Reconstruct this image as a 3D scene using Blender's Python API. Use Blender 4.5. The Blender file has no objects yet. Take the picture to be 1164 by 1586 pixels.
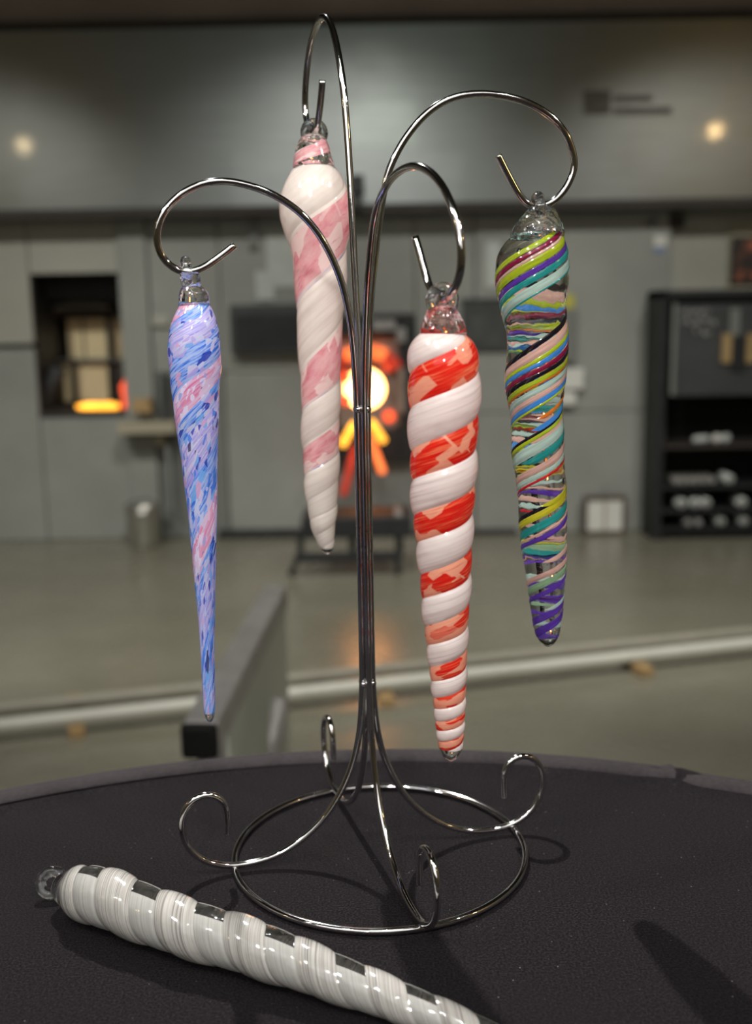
import bpy, bmesh, math, random
import numpy as np
from mathutils import Vector, Matrix

random.seed(7)
S = bpy.context.scene
COL = S.collection
T = 1.05                      # height of the table top above the floor
PI = math.pi

# ------------------------------------------------------------------ camera
F_PX, W_PX, H_PX = 1650.0, 1164.0, 1586.0
CAM = np.array([0.0012, -0.5472, T + 0.2944])
_p, _r = math.radians(10.535), math.radians(1.0)
_fw = np.array([0, math.cos(_p), -math.sin(_p)])
_up0 = np.array([0, math.sin(_p), math.cos(_p)])
_rt0 = np.array([1.0, 0, 0])
_rt = _rt0 * math.cos(_r) - _up0 * math.sin(_r)
_up = _up0 * math.cos(_r) + _rt0 * math.sin(_r)
cd = bpy.data.cameras.new('camera')
cam = bpy.data.objects.new('camera', cd)
COL.objects.link(cam)
M = Matrix.Identity(4)
for i in range(3):
    M[i][0], M[i][1], M[i][2], M[i][3] = _rt[i], _up[i], -_fw[i], CAM[i]
cam.matrix_world = M
cd.sensor_fit = 'HORIZONTAL'
cd.sensor_width = 36.0
cd.lens = F_PX / W_PX * 36.0
cd.clip_start = 0.01
cd.clip_end = 60
cd.dof.use_dof = True
cd.dof.focus_distance = 0.53
cd.dof.aperture_fstop = 8.5
S.camera = cam

# ------------------------------------------------------------------ world, lamps, exposure
S.view_settings.view_transform = 'Standard'
S.view_settings.look = 'None'
S.view_settings.gamma = 1.0
S.view_settings.exposure = 0.0
S.view_settings.use_curve_mapping = False
S.cycles.use_denoising = True
S.cycles.use_adaptive_sampling = True
S.cycles.adaptive_threshold = 0.02
S.cycles.max_bounces = 12
S.cycles.transmission_bounces = 10
S.cycles.glossy_bounces = 6
S.cycles.sample_clamp_indirect = 6.0
world = bpy.data.worlds.new('world')
S.world = world
world.use_nodes = True
world.node_tree.nodes['Background'].inputs[0].default_value = (0.5, 0.5, 0.5, 1)
world.node_tree.nodes['Background'].inputs[1].default_value = 0.02


def light(name, kind, loc, energy, color=(1, 1, 1), size=0.05, target=None, cone=50, blend=0.4, size_y=None):
    d = bpy.data.lights.new(name, kind)
    d.energy = energy
    d.color = color
    if kind == 'AREA':
        d.size = size
        if size_y:
            d.shape = 'RECTANGLE'
            d.size_y = size_y
    else:
        d.shadow_soft_size = size
    if kind == 'SPOT':
        d.spot_size = math.radians(cone)
        d.spot_blend = blend
    o = bpy.data.objects.new(name, d)
    COL.objects.link(o)
    o.location = loc
    if target is not None:
        o.rotation_euler = (Vector(target) - Vector(loc)).to_track_quat('-Z', 'Y').to_euler()
    return o


# the display spot, behind and above the stand
light('display_spot', 'SPOT', (-0.43, 1.42, T + 1.93), 420, (1, 0.97, 0.93), 0.018, (0, -0.02, T + 0.1), 40)
# unseen soft fill added on the audience side, then the track spots
light('front_fill', 'AREA', (-0.3, -1.7, T + 1.6), 16, (1, 0.98, 0.96), 2.8, (0, 0, T + 0.2), size_y=1.5)
for (x, y, z) in [(-1.1, -0.55, 1.35), (-0.5, -0.8, 1.5), (0.1, -0.85, 1.55), (0.7, -0.75, 1.45), (1.2, -0.5, 1.3), (-0.25, -1.3, 0.95)]:
    light('track_spot', 'SPOT', (x, y, T + z), 32, (1, 0.97, 0.93), 0.035, (0, 0.0, T + 0.2), 50)
# unseen fill spots added to brighten the floor and lower wall
for x in (-2.6, -0.2, 2.2):
    light('shop_fill', 'SPOT', (x, 2.3, T + 2.85), 225, (1.0, 0.98, 0.90), 0.12, (x * 1.05, 5.0, T - 0.9), 74, 0.6)
for x in (-1.5, 1.6):
    light('shop_fill', 'SPOT', (x, 0.9, T + 3.0), 200, (1.0, 0.97, 0.88), 0.12, (x, 2.9, 0.0), 72, 0.6)
light('bulb', 'POINT', (-4.1, -1.2, T + 2.33), 9, (1, 0.76, 0.40), 0.07)
light('bulb', 'POINT', (4.1, -1.2, T + 2.36), 16, (1, 0.66, 0.28), 0.07)
light('wall_washer', 'AREA', (0.15, -1.2, T + 2.5), 4.5, (0.86, 1.0, 0.80), 0.8, (0.2, 5.7, T + 1.4), size_y=0.5)

# ------------------------------------------------------------------ pixel to point
def ray(x, y):
    return _fw + _rt * ((x - W_PX / 2) / F_PX) - _up * ((y - H_PX / 2) / F_PX)


def at(x, y, Y):
    r = ray(x, y)
    return CAM + r * ((Y - CAM[1]) / r[1])


def onz(x, y, z):
    r = ray(x, y)
    return CAM + r * ((z - CAM[2]) / r[2])


# ------------------------------------------------------------------ object helpers
def link(name, me, mat=None, parent=None, loc=None):
    o = bpy.data.objects.new(name, me)
    COL.objects.link(o)
    if mat is not None and not me.materials:
        me.materials.append(mat)
    if parent is not None:
        o.parent = parent
        o.matrix_parent_inverse = Matrix.Translation(-Vector(parent.location)) if not any(parent.rotation_euler) else parent.matrix_world.inverted()
    if loc is not None:
        o.location = loc
    return o


def tag(o, label=None, cat=None, group=None, kind=None):
    if label:
        o['label'] = label
    if cat:
        o['category'] = cat
    if group:
        o['group'] = group
    if kind:
        o['kind'] = kind
    return o


def thing(name, label, cat, loc, group=None):
    o = bpy.data.objects.new(name, None)
    COL.objects.link(o)
    o.empty_display_size = 0.02
    o.location = loc
    return tag(o, label, cat, group)


class MB:
    def __init__(self):
        self.v, self.f, self.uv = [], [], None

    def add(self, vs, fs):
        n = len(self.v)
        self.v += [tuple(map(float, q)) for q in vs]
        self.f += [tuple(i + n for i in q) for q in fs]

    def mesh(self, name, smooth=True, bevel=0.0):
        me = bpy.data.meshes.new(name)
        me.from_pydata(self.v, [], self.f)
        bm = bmesh.new()
        bm.from_mesh(me)
        bmesh.ops.recalc_face_normals(bm, faces=bm.faces)
        if bevel:
            es = [e for e in bm.edges if len(e.link_faces) == 2 and e.calc_face_angle(0) > 0.6]
            bmesh.ops.bevel(bm, geom=es, offset=bevel, segments=2, affect='EDGES', profile=0.5)
        bm.to_mesh(me)
        bm.free()
        for p in me.polygons:
            p.use_smooth = smooth
        me.update()
        return me

    def build(self, name, mat, parent=None, smooth=True, bevel=0.0):
        return link(name, self.mesh(name, smooth, bevel), mat, parent)


def box_into(mb, a, b):
    (x0, y0, z0), (x1, y1, z1) = a, b
    vs = [(x0, y0, z0), (x1, y0, z0), (x1, y1, z0), (x0, y1, z0), (x0, y0, z1), (x1, y0, z1), (x1, y1, z1), (x0, y1, z1)]
    mb.add(vs, [(0, 3, 2, 1), (4, 5, 6, 7), (0, 1, 5, 4), (1, 2, 6, 5), (2, 3, 7, 6), (3, 0, 4, 7)])


def box(name, a, b, mat, parent=None, bevel=0.0):
    mb = MB()
    box_into(mb, a, b)
    return mb.build(name, mat, parent, smooth=False, bevel=bevel)


def rect(x0, y0, x1, y1, Y):
    """world x and z range of a picture rectangle standing at depth Y"""
    xa = at(x0, (y0 + y1) / 2, Y)[0]
    xb = at(x1, (y0 + y1) / 2, Y)[0]
    za = at((x0 + x1) / 2, y0, Y)[2]
    zb = at((x0 + x1) / 2, y1, Y)[2]
    return xa, xb, zb, za


def pbox(name, x0, y0, x1, y1, Y, depth, mat, parent=None, bevel=0.004):
    xa, xb, za, zb = rect(x0, y0, x1, y1, Y)
    return box(name, (xa, Y, za), (xb, Y + depth, zb), mat, parent, bevel)


def catmull(pts, n=8, closed=False):
    P = np.array(pts, float)
    if not closed:
        P = np.vstack([2 * P[0] - P[1], P, 2 * P[-1] - P[-2]])
    out = []
    m = len(P) - 3
    for i in range(m):
        p0, p1, p2, p3 = P[i:i + 4]
        for k in range(n):
            t = k / n
            out.append(0.5 * (2 * p1 + (p2 - p0) * t + (2 * p0 - 5 * p1 + 4 * p2 - p3) * t * t + (3 * p1 - p0 - 3 * p2 + p3) * t ** 3))
    out.append(P[-2])
    return np.array(out)


def smooth_line(P, it=6):
    P = np.array(P, float)
    for _ in range(it):
        Q = P.copy()
        Q[1:-1] = 0.25 * P[:-2] + 0.5 * P[1:-1] + 0.25 * P[2:]
        P = Q
    return P


def tube_into(mb, P, r, seg=14, closed=False, cap=True):
    P = np.array(P, float)
    n = len(P)
    rr = np.full(n, r) if np.isscalar(r) else np.array(r, float)
    if closed:
        tg = np.roll(P, -1, 0) - np.roll(P, 1, 0)
    else:
        tg = np.gradient(P, axis=0)
    tg /= np.linalg.norm(tg, axis=1)[:, None] + 1e-12
    ref = np.array([0, 0, 1.0]) if abs(tg[0][2]) < 0.9 else np.array([1.0, 0, 0])
    nrm = np.cross(tg[0], ref)
    nrm /= np.linalg.norm(nrm)
    vs = []
    for i in range(n):
        nrm = nrm - tg[i] * (nrm @ tg[i])
        nrm /= np.linalg.norm(nrm)
        bi = np.cross(tg[i], nrm)
        for k in range(seg):
            a = 2 * PI * k / seg
            vs.append(P[i] + rr[i] * (math.cos(a) * nrm + math.sin(a) * bi))
    fs = []
    for i in range(n if closed else n - 1):
        j = (i + 1) % n
        for k in range(seg):
            l = (k + 1) % seg
            fs.append((i * seg + k, i * seg + l, j * seg + l, j * seg + k))
    if cap and not closed:
        fs.append(tuple(range(seg))[::-1])
        fs.append(tuple((n - 1) * seg + k for k in range(seg)))
    mb.add(vs, fs)


def lathe_into(mb, prof, centre, seg=32, cap=True):
    """prof: list of (radius, z offset)"""
    vs, fs = [], []
    for (r, z) in prof:
        for k in range(seg):
            a = 2 * PI * k / seg
            vs.append((centre[0] + r * math.cos(a), centre[1] + r * math.sin(a), centre[2] + z))
    n = len(prof)
    for i in range(n - 1):
        for k in range(seg):
            l = (k + 1) % seg
            fs.append((i * seg + k, i * seg + l, (i + 1) * seg + l, (i + 1) * seg + k))
    if cap:
        fs.append(tuple(range(seg))[::-1])
        fs.append(tuple((n - 1) * seg + k for k in range(seg)))
    mb.add(vs, fs)


def cyl_y(mb, cx, cy, cz, r, depth, seg=28):
    """a disc / short cylinder whose axis runs along y"""
    vs = [(cx + r * math.cos(2 * PI * k / seg), cy, cz + r * math.sin(2 * PI * k / seg)) for k in range(seg)]
    vs += [(x, cy + depth, z) for (x, _, z) in vs]
    fs = [tuple(range(seg)), tuple(range(seg, 2 * seg))[::-1]]
    fs += [(k, (k + 1) % seg, seg + (k + 1) % seg, seg + k) for k in range(seg)]
    mb.add(vs, fs)


# ------------------------------------------------------------------ materials
MATS = {}


class NT:
    def __init__(self, name):
        self.m = bpy.data.materials.new(name)
        self.m.use_nodes = True
        self.t = self.m.node_tree
        self.b = self.t.nodes['Principled BSDF']
        self.out = self.t.nodes['Material Output']
        MATS[name] = self.m

    def n(self, kind, **kw):
        o = self.t.nodes.new(kind)
        for k, v in kw.items():
            if k.startswith('i_'):
                key = k[2:]
                key = int(key) if key.isdigit() else key.replace('_', ' ')
                o.inputs[key].default_value = v
            else:
                setattr(o, k, v)
        return o

    def l(self, a, b):
        self.t.links.new(a, b)

    def p(self, **kw):
        for k, v in kw.items():
            self.b.inputs[k.replace('_', ' ')].default_value = v
        return self

    def ramp(self, fac, stops, interp='LINEAR'):
        r = self.n('ShaderNodeValToRGB')
        r.color_ramp.interpolation = interp
        e = r.color_ramp.elements
        while len(e) > 1:
            e.remove(e[0])
        e[0].position, e[0].color = stops[0][0], (*stops[0][1], 1)
        for q, c in stops[1:]:
            x = e.new(q)
            x.color = (*c, 1)
        self.l(fac, r.inputs[0])
        return r.outputs[0]

    def mix(self, fac, a, b, mode='MIX'):
        m = self.n('ShaderNodeMix', data_type='RGBA', blend_type=mode)
        for sock, val in ((m.inputs[0], fac), (m.inputs[6], a), (m.inputs[7], b)):
            if hasattr(val, 'links'):
                self.l(val, sock)
            elif isinstance(val, tuple):
                sock.default_value = (*val, 1)
            else:
                sock.default_value = val
        return m.outputs[2]

    def coord(self, kind='Object', scale=(1, 1, 1), rot=(0, 0, 0)):
        c = self.n('ShaderNodeTexCoord')
        mp = self.n('ShaderNodeMapping')
        mp.inputs['Scale'].default_value = scale
        mp.inputs['Rotation'].default_value = rot
        self.l(c.outputs[kind], mp.inputs[0])
        return mp.outputs[0]

    def noise(self, vec, scale=5, detail=3, rough=0.5):
        o = self.n('ShaderNodeTexNoise')
        o.inputs['Scale'].default_value = scale
        o.inputs['Detail'].default_value = detail
        o.inputs['Roughness'].default_value = rough
        self.l(vec, o.inputs['Vector'])
        return o.outputs['Fac']

    def bump(self, h, strength=0.2, dist=0.001):
        o = self.n('ShaderNodeBump')
        o.inputs['Strength'].default_value = strength
        o.inputs['Distance'].default_value = dist
        self.l(h, o.inputs['Height'])
        self.l(o.outputs[0], self.b.inputs['Normal'])
        return o.outputs[0]

    def color(self, sock):
        self.l(sock, self.b.inputs['Base Color'])

    def translucent(self, fac, col):
        tr = self.n('ShaderNodeBsdfTranslucent')
        mx = self.n('ShaderNodeMixShader')
        if hasattr(fac, 'links'):
            self.l(fac, mx.inputs[0])
        else:
            mx.inputs[0].default_value = fac
        if hasattr(col, 'links'):
            self.l(col, tr.inputs[0])
        else:
            tr.inputs[0].default_value = (*col, 1)
        self.l(self.b.outputs[0], mx.inputs[1])
        self.l(tr.outputs[0], mx.inputs[2])
        self.l(mx.outputs[0], self.out.inputs[0])


def plain(name, col, rough=0.6, metal=0.0, var=0.12, scale=6, bump=0.0, spec=0.5):
    k = NT(name)
    k.p(Roughness=rough, Metallic=metal)
    k.b.inputs['Specular IOR Level'].default_value = spec
    n = k.noise(k.coord(), scale, 4)
    lo = tuple(c * (1 - var) for c in col)
    hi = tuple(min(1, c * (1 + var)) for c in col)
    k.color(k.ramp(n, [(0.3, lo), (0.7, hi)]))
    if bump:
        k.bump(n, bump, 0.002)
    return k.m


def glow(name, col, strength):
    k = NT(name)
    n = k.noise(k.coord(), 9, 2)
    c2 = tuple(c * 0.7 for c in col)
    k.p(Roughness=0.8)
    k.color(k.ramp(n, [(0.3, c2), (0.7, col)]))
    k.l(k.ramp(n, [(0.3, c2), (0.6, col)]), k.b.inputs['Emission Color'])
    k.b.inputs['Emission Strength'].default_value = strength
    return k.m


def make_materials():
    k = NT('chrome')
    k.p(Metallic=1.0, Roughness=0.07)
    k.color(k.ramp(k.noise(k.coord(), 60, 2), [(0.3, (0.80, 0.79, 0.79)), (0.7, (0.9, 0.89, 0.89))]))
    k.bump(k.noise(k.coord(), 220, 2), 0.06, 0.001)

    k = NT('clear_glass')
    k.p(Roughness=0.04, IOR=1.5)
    k.b.inputs['Transmission Weight'].default_value = 1.0
    k.color(k.ramp(k.noise(k.coord(), 40, 1), [(0.2, (0.97, 0.98, 0.98)), (0.8, (1, 1, 1))]))
    k.bump(k.noise(k.coord(), 150, 1), 0.25, 0.002)

    k = NT('cap_glass')
    k.p(Roughness=0.09, IOR=1.48)
    k.b.inputs['Transmission Weight'].default_value = 1.0
    k.color(k.ramp(k.noise(k.coord(), 40, 1), [(0.2, (0.97, 0.98, 0.98)), (0.8, (1, 1, 1))]))
    k.bump(k.noise(k.coord(), 190, 1), 0.55, 0.003)

    k = NT('rosy_cap_glass')
    k.p(Roughness=0.09, IOR=1.48)
    k.b.inputs['Transmission Weight'].default_value = 1.0
    k.color(k.ramp(k.noise(k.coord(), 120, 1), [(0.42, (0.96, 0.55, 0.56)), (0.6, (1, 0.97, 0.97))]))
    k.bump(k.noise(k.coord(), 190, 1), 0.55, 0.003)

    # cloth
    k = NT('black_cloth')
    k.p(Roughness=0.95)
    k.b.inputs['Specular IOR Level'].default_value = 0.03
    k.b.inputs['Sheen Weight'].default_value = 0.02
    k.b.inputs['Sheen Roughness'].default_value = 0.5
    v = k.coord()
    fine = k.noise(v, 900, 2)
    broad = k.noise(v, 14, 3)
    lint = k.n('ShaderNodeTexVoronoi', feature='F1')
    lint.inputs['Scale'].default_value = 190
    k.l(v, lint.inputs['Vector'])
    base = k.ramp(fine, [(0.40, (0.0032, 0.0026, 0.0030)), (0.70, (0.0150, 0.0124, 0.0140))])
    base = k.mix(k.ramp(broad, [(0.35, (0, 0, 0)), (0.75, (0.35, 0.35, 0.35))]), base, (0.0068, 0.0058, 0.0065))
    speck = k.ramp(lint.outputs['Distance'], [(0.035, (1, 1, 1)), (0.075, (0, 0, 0))])
    gate = k.ramp(k.noise(v, 60, 2), [(0.52, (0, 0, 0)), (0.60, (0.7, 0.7, 0.7))])
    sp = k.mix(1.0, speck, gate, 'MULTIPLY')
    base = k.mix(sp, base, (0.20, 0.19, 0.20))
    k.color(base)
    k.bump(fine, 0.35, 0.0008)

    # floor
    k = NT('concrete')
    k.p(Roughness=0.3)
    v = k.coord()
    a = k.noise(v, 1.1, 5, 0.6)
    b = k.noise(v, 7, 5, 0.65)
    c = k.ramp(a, [(0.3, (0.185, 0.178, 0.132)), (0.5, (0.225, 0.215, 0.165)), (0.72, (0.275, 0.26, 0.205))])
    c = k.mix(k.ramp(b, [(0.3, (0, 0, 0)), (0.8, (0.45, 0.45, 0.45))]), c, (0.175, 0.168, 0.132))
    k.color(c)
    k.l(k.ramp(b, [(0.3, (0.20, 0.20, 0.20)), (0.8, (0.33, 0.33, 0.33))]), k.b.inputs['Roughness'])
    k.bump(b, 0.08, 0.004)

    # brushed hood
    k = NT('hood_metal')
    k.p(Metallic=0.97, Roughness=0.25)
    k.b.inputs['Coat Weight'].default_value = 0.6
    k.b.inputs['Coat Roughness'].default_value = 0.06
    st = k.noise(k.coord(scale=(1, 1, 30)), 3, 4)
    bl = k.noise(k.coord(), 2.2, 4, 0.6)
    c = k.ramp(st, [(0.3, (0.31, 0.33, 0.325)), (0.7, (0.37, 0.39, 0.385))])
    c = k.mix(k.ramp(bl, [(0.35, (0, 0, 0)), (0.75, (0.5, 0.5, 0.5))]), c, (0.29, 0.31, 0.31))
    k.color(c)
    k.l(k.ramp(bl, [(0.3, (0.30, 0.30, 0.30)), (0.75, (0.40, 0.40, 0.40))]), k.b.inputs['Roughness'])

    plain('wall_paint', (0.58, 0.58, 0.55), 0.5, 0, 0.08, 3)
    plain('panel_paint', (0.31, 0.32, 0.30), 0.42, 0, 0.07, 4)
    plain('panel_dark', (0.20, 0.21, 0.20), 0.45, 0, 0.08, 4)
    plain('panel_light', (0.40, 0.40, 0.35), 0.45, 0, 0.06, 4)
    plain('beige_paint', (0.40, 0.36, 0.27), 0.6, 0, 0.06, 4)
    plain('dark_brown', (0.035, 0.028, 0.024), 0.6, 0, 0.2, 8)
    plain('soffit_brown', (0.36, 0.30, 0.27), 0.7, 0, 0.15, 2)
    plain('black_steel', (0.016, 0.017, 0.019), 0.5, 0.0, 0.25, 12)
    plain('charcoal_panel', (0.050, 0.052, 0.055), 0.5, 0, 0.15, 6)
    plain('rail_steel', (0.38, 0.37, 0.36), 0.42, 0.3, 0.15, 18)
    plain('rubber_black', (0.005, 0.005, 0.005), 0.7, 0, 0.2, 20, 0, 0.2)
    plain('bench_sheet', (0.50, 0.53, 0.46), 0.5, 0, 0.06, 6)
    plain('galvanized', (0.5, 0.49, 0.45), 0.32, 0.8, 0.2, 16)
    plain('pvc_white', (0.62, 0.62, 0.56), 0.45, 0, 0.05, 10)
    plain('pvc_grey', (0.30, 0.285, 0.235), 0.55, 0, 0.06, 10)
    plain('wood', (0.42, 0.28, 0.13), 0.6, 0, 0.25, 22)
    plain('wood_dark', (0.09, 0.06, 0.04), 0.6, 0, 0.25, 22)
    plain('paper', (0.55, 0.58, 0.56), 0.8, 0, 0.05, 10)
    plain('paper_bright', (0.72, 0.72, 0.68), 0.8, 0, 0.05, 10)
    plain('cream_glass', (0.82, 0.70, 0.44), 0.35, 0, 0.06, 5)
    plain('yellow_paint', (0.40, 0.28, 0.13), 0.5, 0, 0.1, 12)
    plain('yellow_green', (0.50, 0.47, 0.08), 0.5, 0, 0.1, 12)
    plain('blue_print', (0.25, 0.33, 0.55), 0.6, 0, 0.1, 12)
    plain('chalk', (0.5, 0.5, 0.5), 0.9, 0, 0.25, 60)
    k = NT('orange_art')
    k.p(Roughness=0.6)
    k.color(k.ramp(k.noise(k.coord(), 14, 2), [(0.45, (0.03, 0.02, 0.018)), (0.62, (0.42, 0.13, 0.06))]))
    plain('furnace_face', (0.30, 0.24, 0.20), 0.8, 0, 0.25, 9, 0.3)
    plain('ceiling_paint', (0.035, 0.033, 0.032), 0.8, 0, 0.1, 2)
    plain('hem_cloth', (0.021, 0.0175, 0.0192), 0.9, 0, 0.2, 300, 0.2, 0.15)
    plain('slate', (0.055, 0.058, 0.06), 0.55, 0, 0.5, 7)
    glow('white_heat', (1.0, 0.50, 0.16), 9)
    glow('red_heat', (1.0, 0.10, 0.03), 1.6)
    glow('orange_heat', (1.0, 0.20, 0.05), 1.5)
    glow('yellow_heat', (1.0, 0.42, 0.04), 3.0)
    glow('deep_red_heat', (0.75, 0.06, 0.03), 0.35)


make_materials()
m = MATS


def stripes_mat(name, stops, su=14, sv=30, window=None, trans=0.35, rough=0.06, tint=1.0, dark=None, dark_amt=0.5, chips=None, chip_scale=(6, 330, 1), chip_amt=0.5):
    """streaky glass colour running along the twist; uv.x across the band, uv.y along it in metres"""
    k = NT(name)
    k.p(Roughness=rough)
    k.b.inputs['Coat Weight'].default_value = 1.0
    k.b.inputs['Coat Roughness'].default_value = 0.10
    k.b.inputs['Coat IOR'].default_value = 1.65
    v = k.coord('UV', (su, sv, 1))
    n = k.noise(v, 1.0, 4, 0.6)
    c = k.ramp(n, stops)
    if window is not None:
        vo = k.n('ShaderNodeTexVoronoi', feature='F1', distance='CHEBYCHEV')
        vo.inputs['Scale'].default_value = 1.0
        k.l(k.coord('UV', (2.2, 95, 1), (0, 0, 0.5)), vo.inputs['Vector'])
        c = k.mix(k.ramp(vo.outputs['Color'], [(0.52, (0, 0, 0)), (0.56, (0.75, 0.75, 0.75))]), c, window)
    if dark is not None:
        d = k.noise(k.coord('UV', (su * 2.2, sv * 1.6, 1)), 1.0, 3, 0.6)
        c = k.mix(k.ramp(d, [(0.60, (0, 0, 0)), (0.68, (dark_amt,) * 3)]), c, dark)
    if chips is not None:
        vo = k.n('ShaderNodeTexVoronoi', feature='F1')
        vo.inputs['Scale'].default_value = 1.0
        vo.inputs['Randomness'].default_value = 1.0
        k.l(k.coord('UV', chip_scale, (0, 0, 0.35)), vo.inputs['Vector'])
        sep = k.n('ShaderNodeSeparateColor')
        k.l(vo.outputs['Color'], sep.inputs[0])
        cc_ = k.ramp(sep.outputs[0], chips, 'CONSTANT')
        gate = k.ramp(sep.outputs[1], [(0.0, (0, 0, 0)), (1 - chip_amt, (0.85, 0.85, 0.85))], 'CONSTANT')
        c = k.mix(gate, c, cc_)
    k.color(c)
    bo = k.bump(k.noise(k.coord('Object', (1, 1, 1)), 130, 2), 0.3, 0.0016)
    k.l(bo, k.b.inputs['Coat Normal'])
    k.translucent(trans, c)
    return k.m


# ================================================================== THE SETTING
WB = 5.91                      # plane of the wall with the furnaces
HB = 5.74                      # front of the extraction hood


def struct(o, label=None):
    o['kind'] = 'structure'
    if label:
        o['label'] = label
    return o


struct(box('floor', (-5, -4, -0.1), (5, 8, 0), m['concrete']), 'olive grey polished concrete workshop floor')
struct(box('ceiling', (-5, -4, 4.4), (5, 8, 4.5), m['ceiling_paint']), 'dark workshop ceiling')
struct(box('wall_left', (-5.1, -4, 0), (-5, 8, 4.4), m['wall_paint']), 'plain grey side wall to the left')
struct(box('wall_right', (5, -4, 0), (5.1, 8, 4.4), m['wall_paint']), 'plain grey side wall to the right')
struct(box('wall_front', (-5, -4.1, 0), (5, -4, 4.4), m['wall_paint']), 'plain grey wall behind the viewer')

ox0, ox1, oz0, oz1 = rect(53, 424, 190, 640, WB)      # furnace room opening on the left
hz = rect(0, 318, 1164, 332, HB)[3] + 0.0
hz_bot = at(582, 318, HB)[2]
hz_top = at(582, 29, HB)[2]

wall = struct(box('wall_back', (-5, WB + 0.9, 0), (5, WB + 1.0, 4.4), m['wall_paint']), 'grey wall behind the furnace fronts')
# painted sheet-metal panels, each one a piece of its own
xa = lambda px, py=580: at(px, py, WB)[0]
za = lambda py, px=582: at(px, py, WB)[2]
topz = hz_bot + 0.02


def panel(x0, x1, z0, z1, mat, Y=WB, d=0.04):
    g = 0.003
    return box('panel', (x0 + g, Y, z0 + g), (x1 - g, Y + d, z1 - g), m[mat], wall, 0.004)


XL, XR = -4.9, 4.9
seam = at(20, 537, WB)[2]
panel(XL, ox0, seam + 0.012, topz, 'panel_light')
panel(XL, ox0, 0.0, seam - 0.012, 'panel_paint')
panel(ox0, ox1, oz1, topz, 'panel_light')
panel(ox0, ox1, 0.0, oz0, 'panel_paint')
x_a, x_b = xa(238), xa(346)
panel(ox1, x_a, 0.0, topz, 'panel_paint', WB - 0.03)
zs = at(300, 577, WB)[2]
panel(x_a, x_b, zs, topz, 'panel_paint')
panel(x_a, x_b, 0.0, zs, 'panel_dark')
x_c = xa(735)
fx0, fx1, fz0, fz1 = rect(500, 487, 644, 708, WB)
panel(x_b, fx0, zs, topz, 'panel_paint')
panel(x_b, fx0, 0.0, zs, 'panel_paint', WB + 0.01)
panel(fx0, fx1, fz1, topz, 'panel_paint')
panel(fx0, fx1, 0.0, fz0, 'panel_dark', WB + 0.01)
zs2 = at(930, 636, WB)[2]
panel(fx1, x_c, zs2 + 0.3, topz, 'panel_paint')
panel(fx1, x_c, 0.0, zs2 + 0.3, 'panel_paint', WB + 0.01)
x_d = xa(1032, 560)
panel(x_c, x_d, zs2, topz, 'panel_paint', WB - 0.02)
panel(x_c, x_d, 0.0, zs2, 'panel_paint', WB - 0.02)
panel(x_d, XR, 0.0, topz, 'panel_light', WB + 0.05)

# the extraction hood over the furnaces and the dark rail under it
hood = thing('extraction_hood', 'long brushed metal hood panel spanning the wall above the furnaces', 'hood', (0, HB, hz_bot))
box('hood_panel', (XL, HB, hz_bot), (XR, HB + 1.2, hz_top), m['hood_metal'], hood, 0.01)
rail_z = at(582, 331, HB - 0.02)[2]
box('edge_rail', (XL, HB - 0.03, rail_z), (XR, HB + 0.03, hz_bot + 0.005), m['dark_brown'], hood, 0.006)
box('top_rail', (XL, HB - 0.02, hz_top - 0.03), (XR, HB + 0.05, hz_top + 0.01), m['dark_brown'], hood, 0.006)
struct(box('trim_1', (XL, HB + 0.02, hz_top + 0.012), (XR, HB + 1.2, hz_top + 0.85), m['soffit_brown']), 'brownish boarding above the metal hood')
# duller, darker patches set on the hood
st = NT('dull_patch_metal')
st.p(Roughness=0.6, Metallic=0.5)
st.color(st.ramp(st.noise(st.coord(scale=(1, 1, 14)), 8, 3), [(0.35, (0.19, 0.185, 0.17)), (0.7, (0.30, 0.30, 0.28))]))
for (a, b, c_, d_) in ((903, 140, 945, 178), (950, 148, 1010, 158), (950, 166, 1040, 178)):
    pbox('dull_patch', a, b, c_, d_, HB - 0.002, 0.004, m['dull_patch_metal'], hood, 0)

sens = thing('junction_box', 'small black box fixed at the lower edge of the metal hood', 'box', at(553, 305, HB - 0.1))
pbox('housing', 541, 270, 563, 300, HB - 0.10, 0.06, m['black_steel'], sens, 0.006)
pbox('bracket', 546, 300, 558, 322, HB - 0.08, 0.04, m['black_steel'], sens, 0.003)

# ------------------------------------------------------------------ opening with the hot workbench (left)
op = thing('furnace_opening', 'square opening in the wall showing cream panels and a glowing strip', 'furnace', (0.5 * (ox0 + ox1), WB + 0.02, oz0))
g = 0.02
D = 0.7
box('side_lining', (ox0 - g, WB + 0.045, oz0), (ox0 + 0.005, WB + D, oz1), m['black_steel'], op)
box('side_lining', (ox1 - 0.005, WB + 0.045, oz0), (ox1 + g, WB + D, oz1), m['panel_dark'], op)
box('top_lining', (ox0, WB + 0.045, oz1 - 0.005), (ox1, WB + D, oz1 + g), m['black_steel'], op)
box('sill', (ox0, WB - 0.01, oz0 - g), (ox1, WB + D, oz0 + 0.012), m['dark_brown'], op)
box('back_lining', (ox0, WB + D, oz0), (ox1, WB + D + 0.03, oz1), m['panel_dark'], op)
pbox('header', 53, 424, 192, 466, WB + 0.30, 0.04, m['black_steel'], op)
for (a, b, c_, d_) in ((105, 493, 128, 556), (131, 493, 167, 556), (173, 493, 197, 556), (92, 562, 112, 622), (119, 562, 167, 622)):
    pbox('pane', a, b, c_, d_, WB + 0.55, 0.02, m['cream_glass'], op, 0.003)
pbox('glazing_bar', 167, 466, 174, 636, WB + 0.48, 0.03, m['black_steel'], op, 0.002)
pbox('glazing_bar', 112, 556, 119, 636, WB + 0.48, 0.03, m['dark_brown'], op, 0.002)
pbox('glazing_bar', 60, 556, 200, 560, WB + 0.49, 0.03, m['panel_dark'], op, 0.002)
mb = MB()
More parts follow.
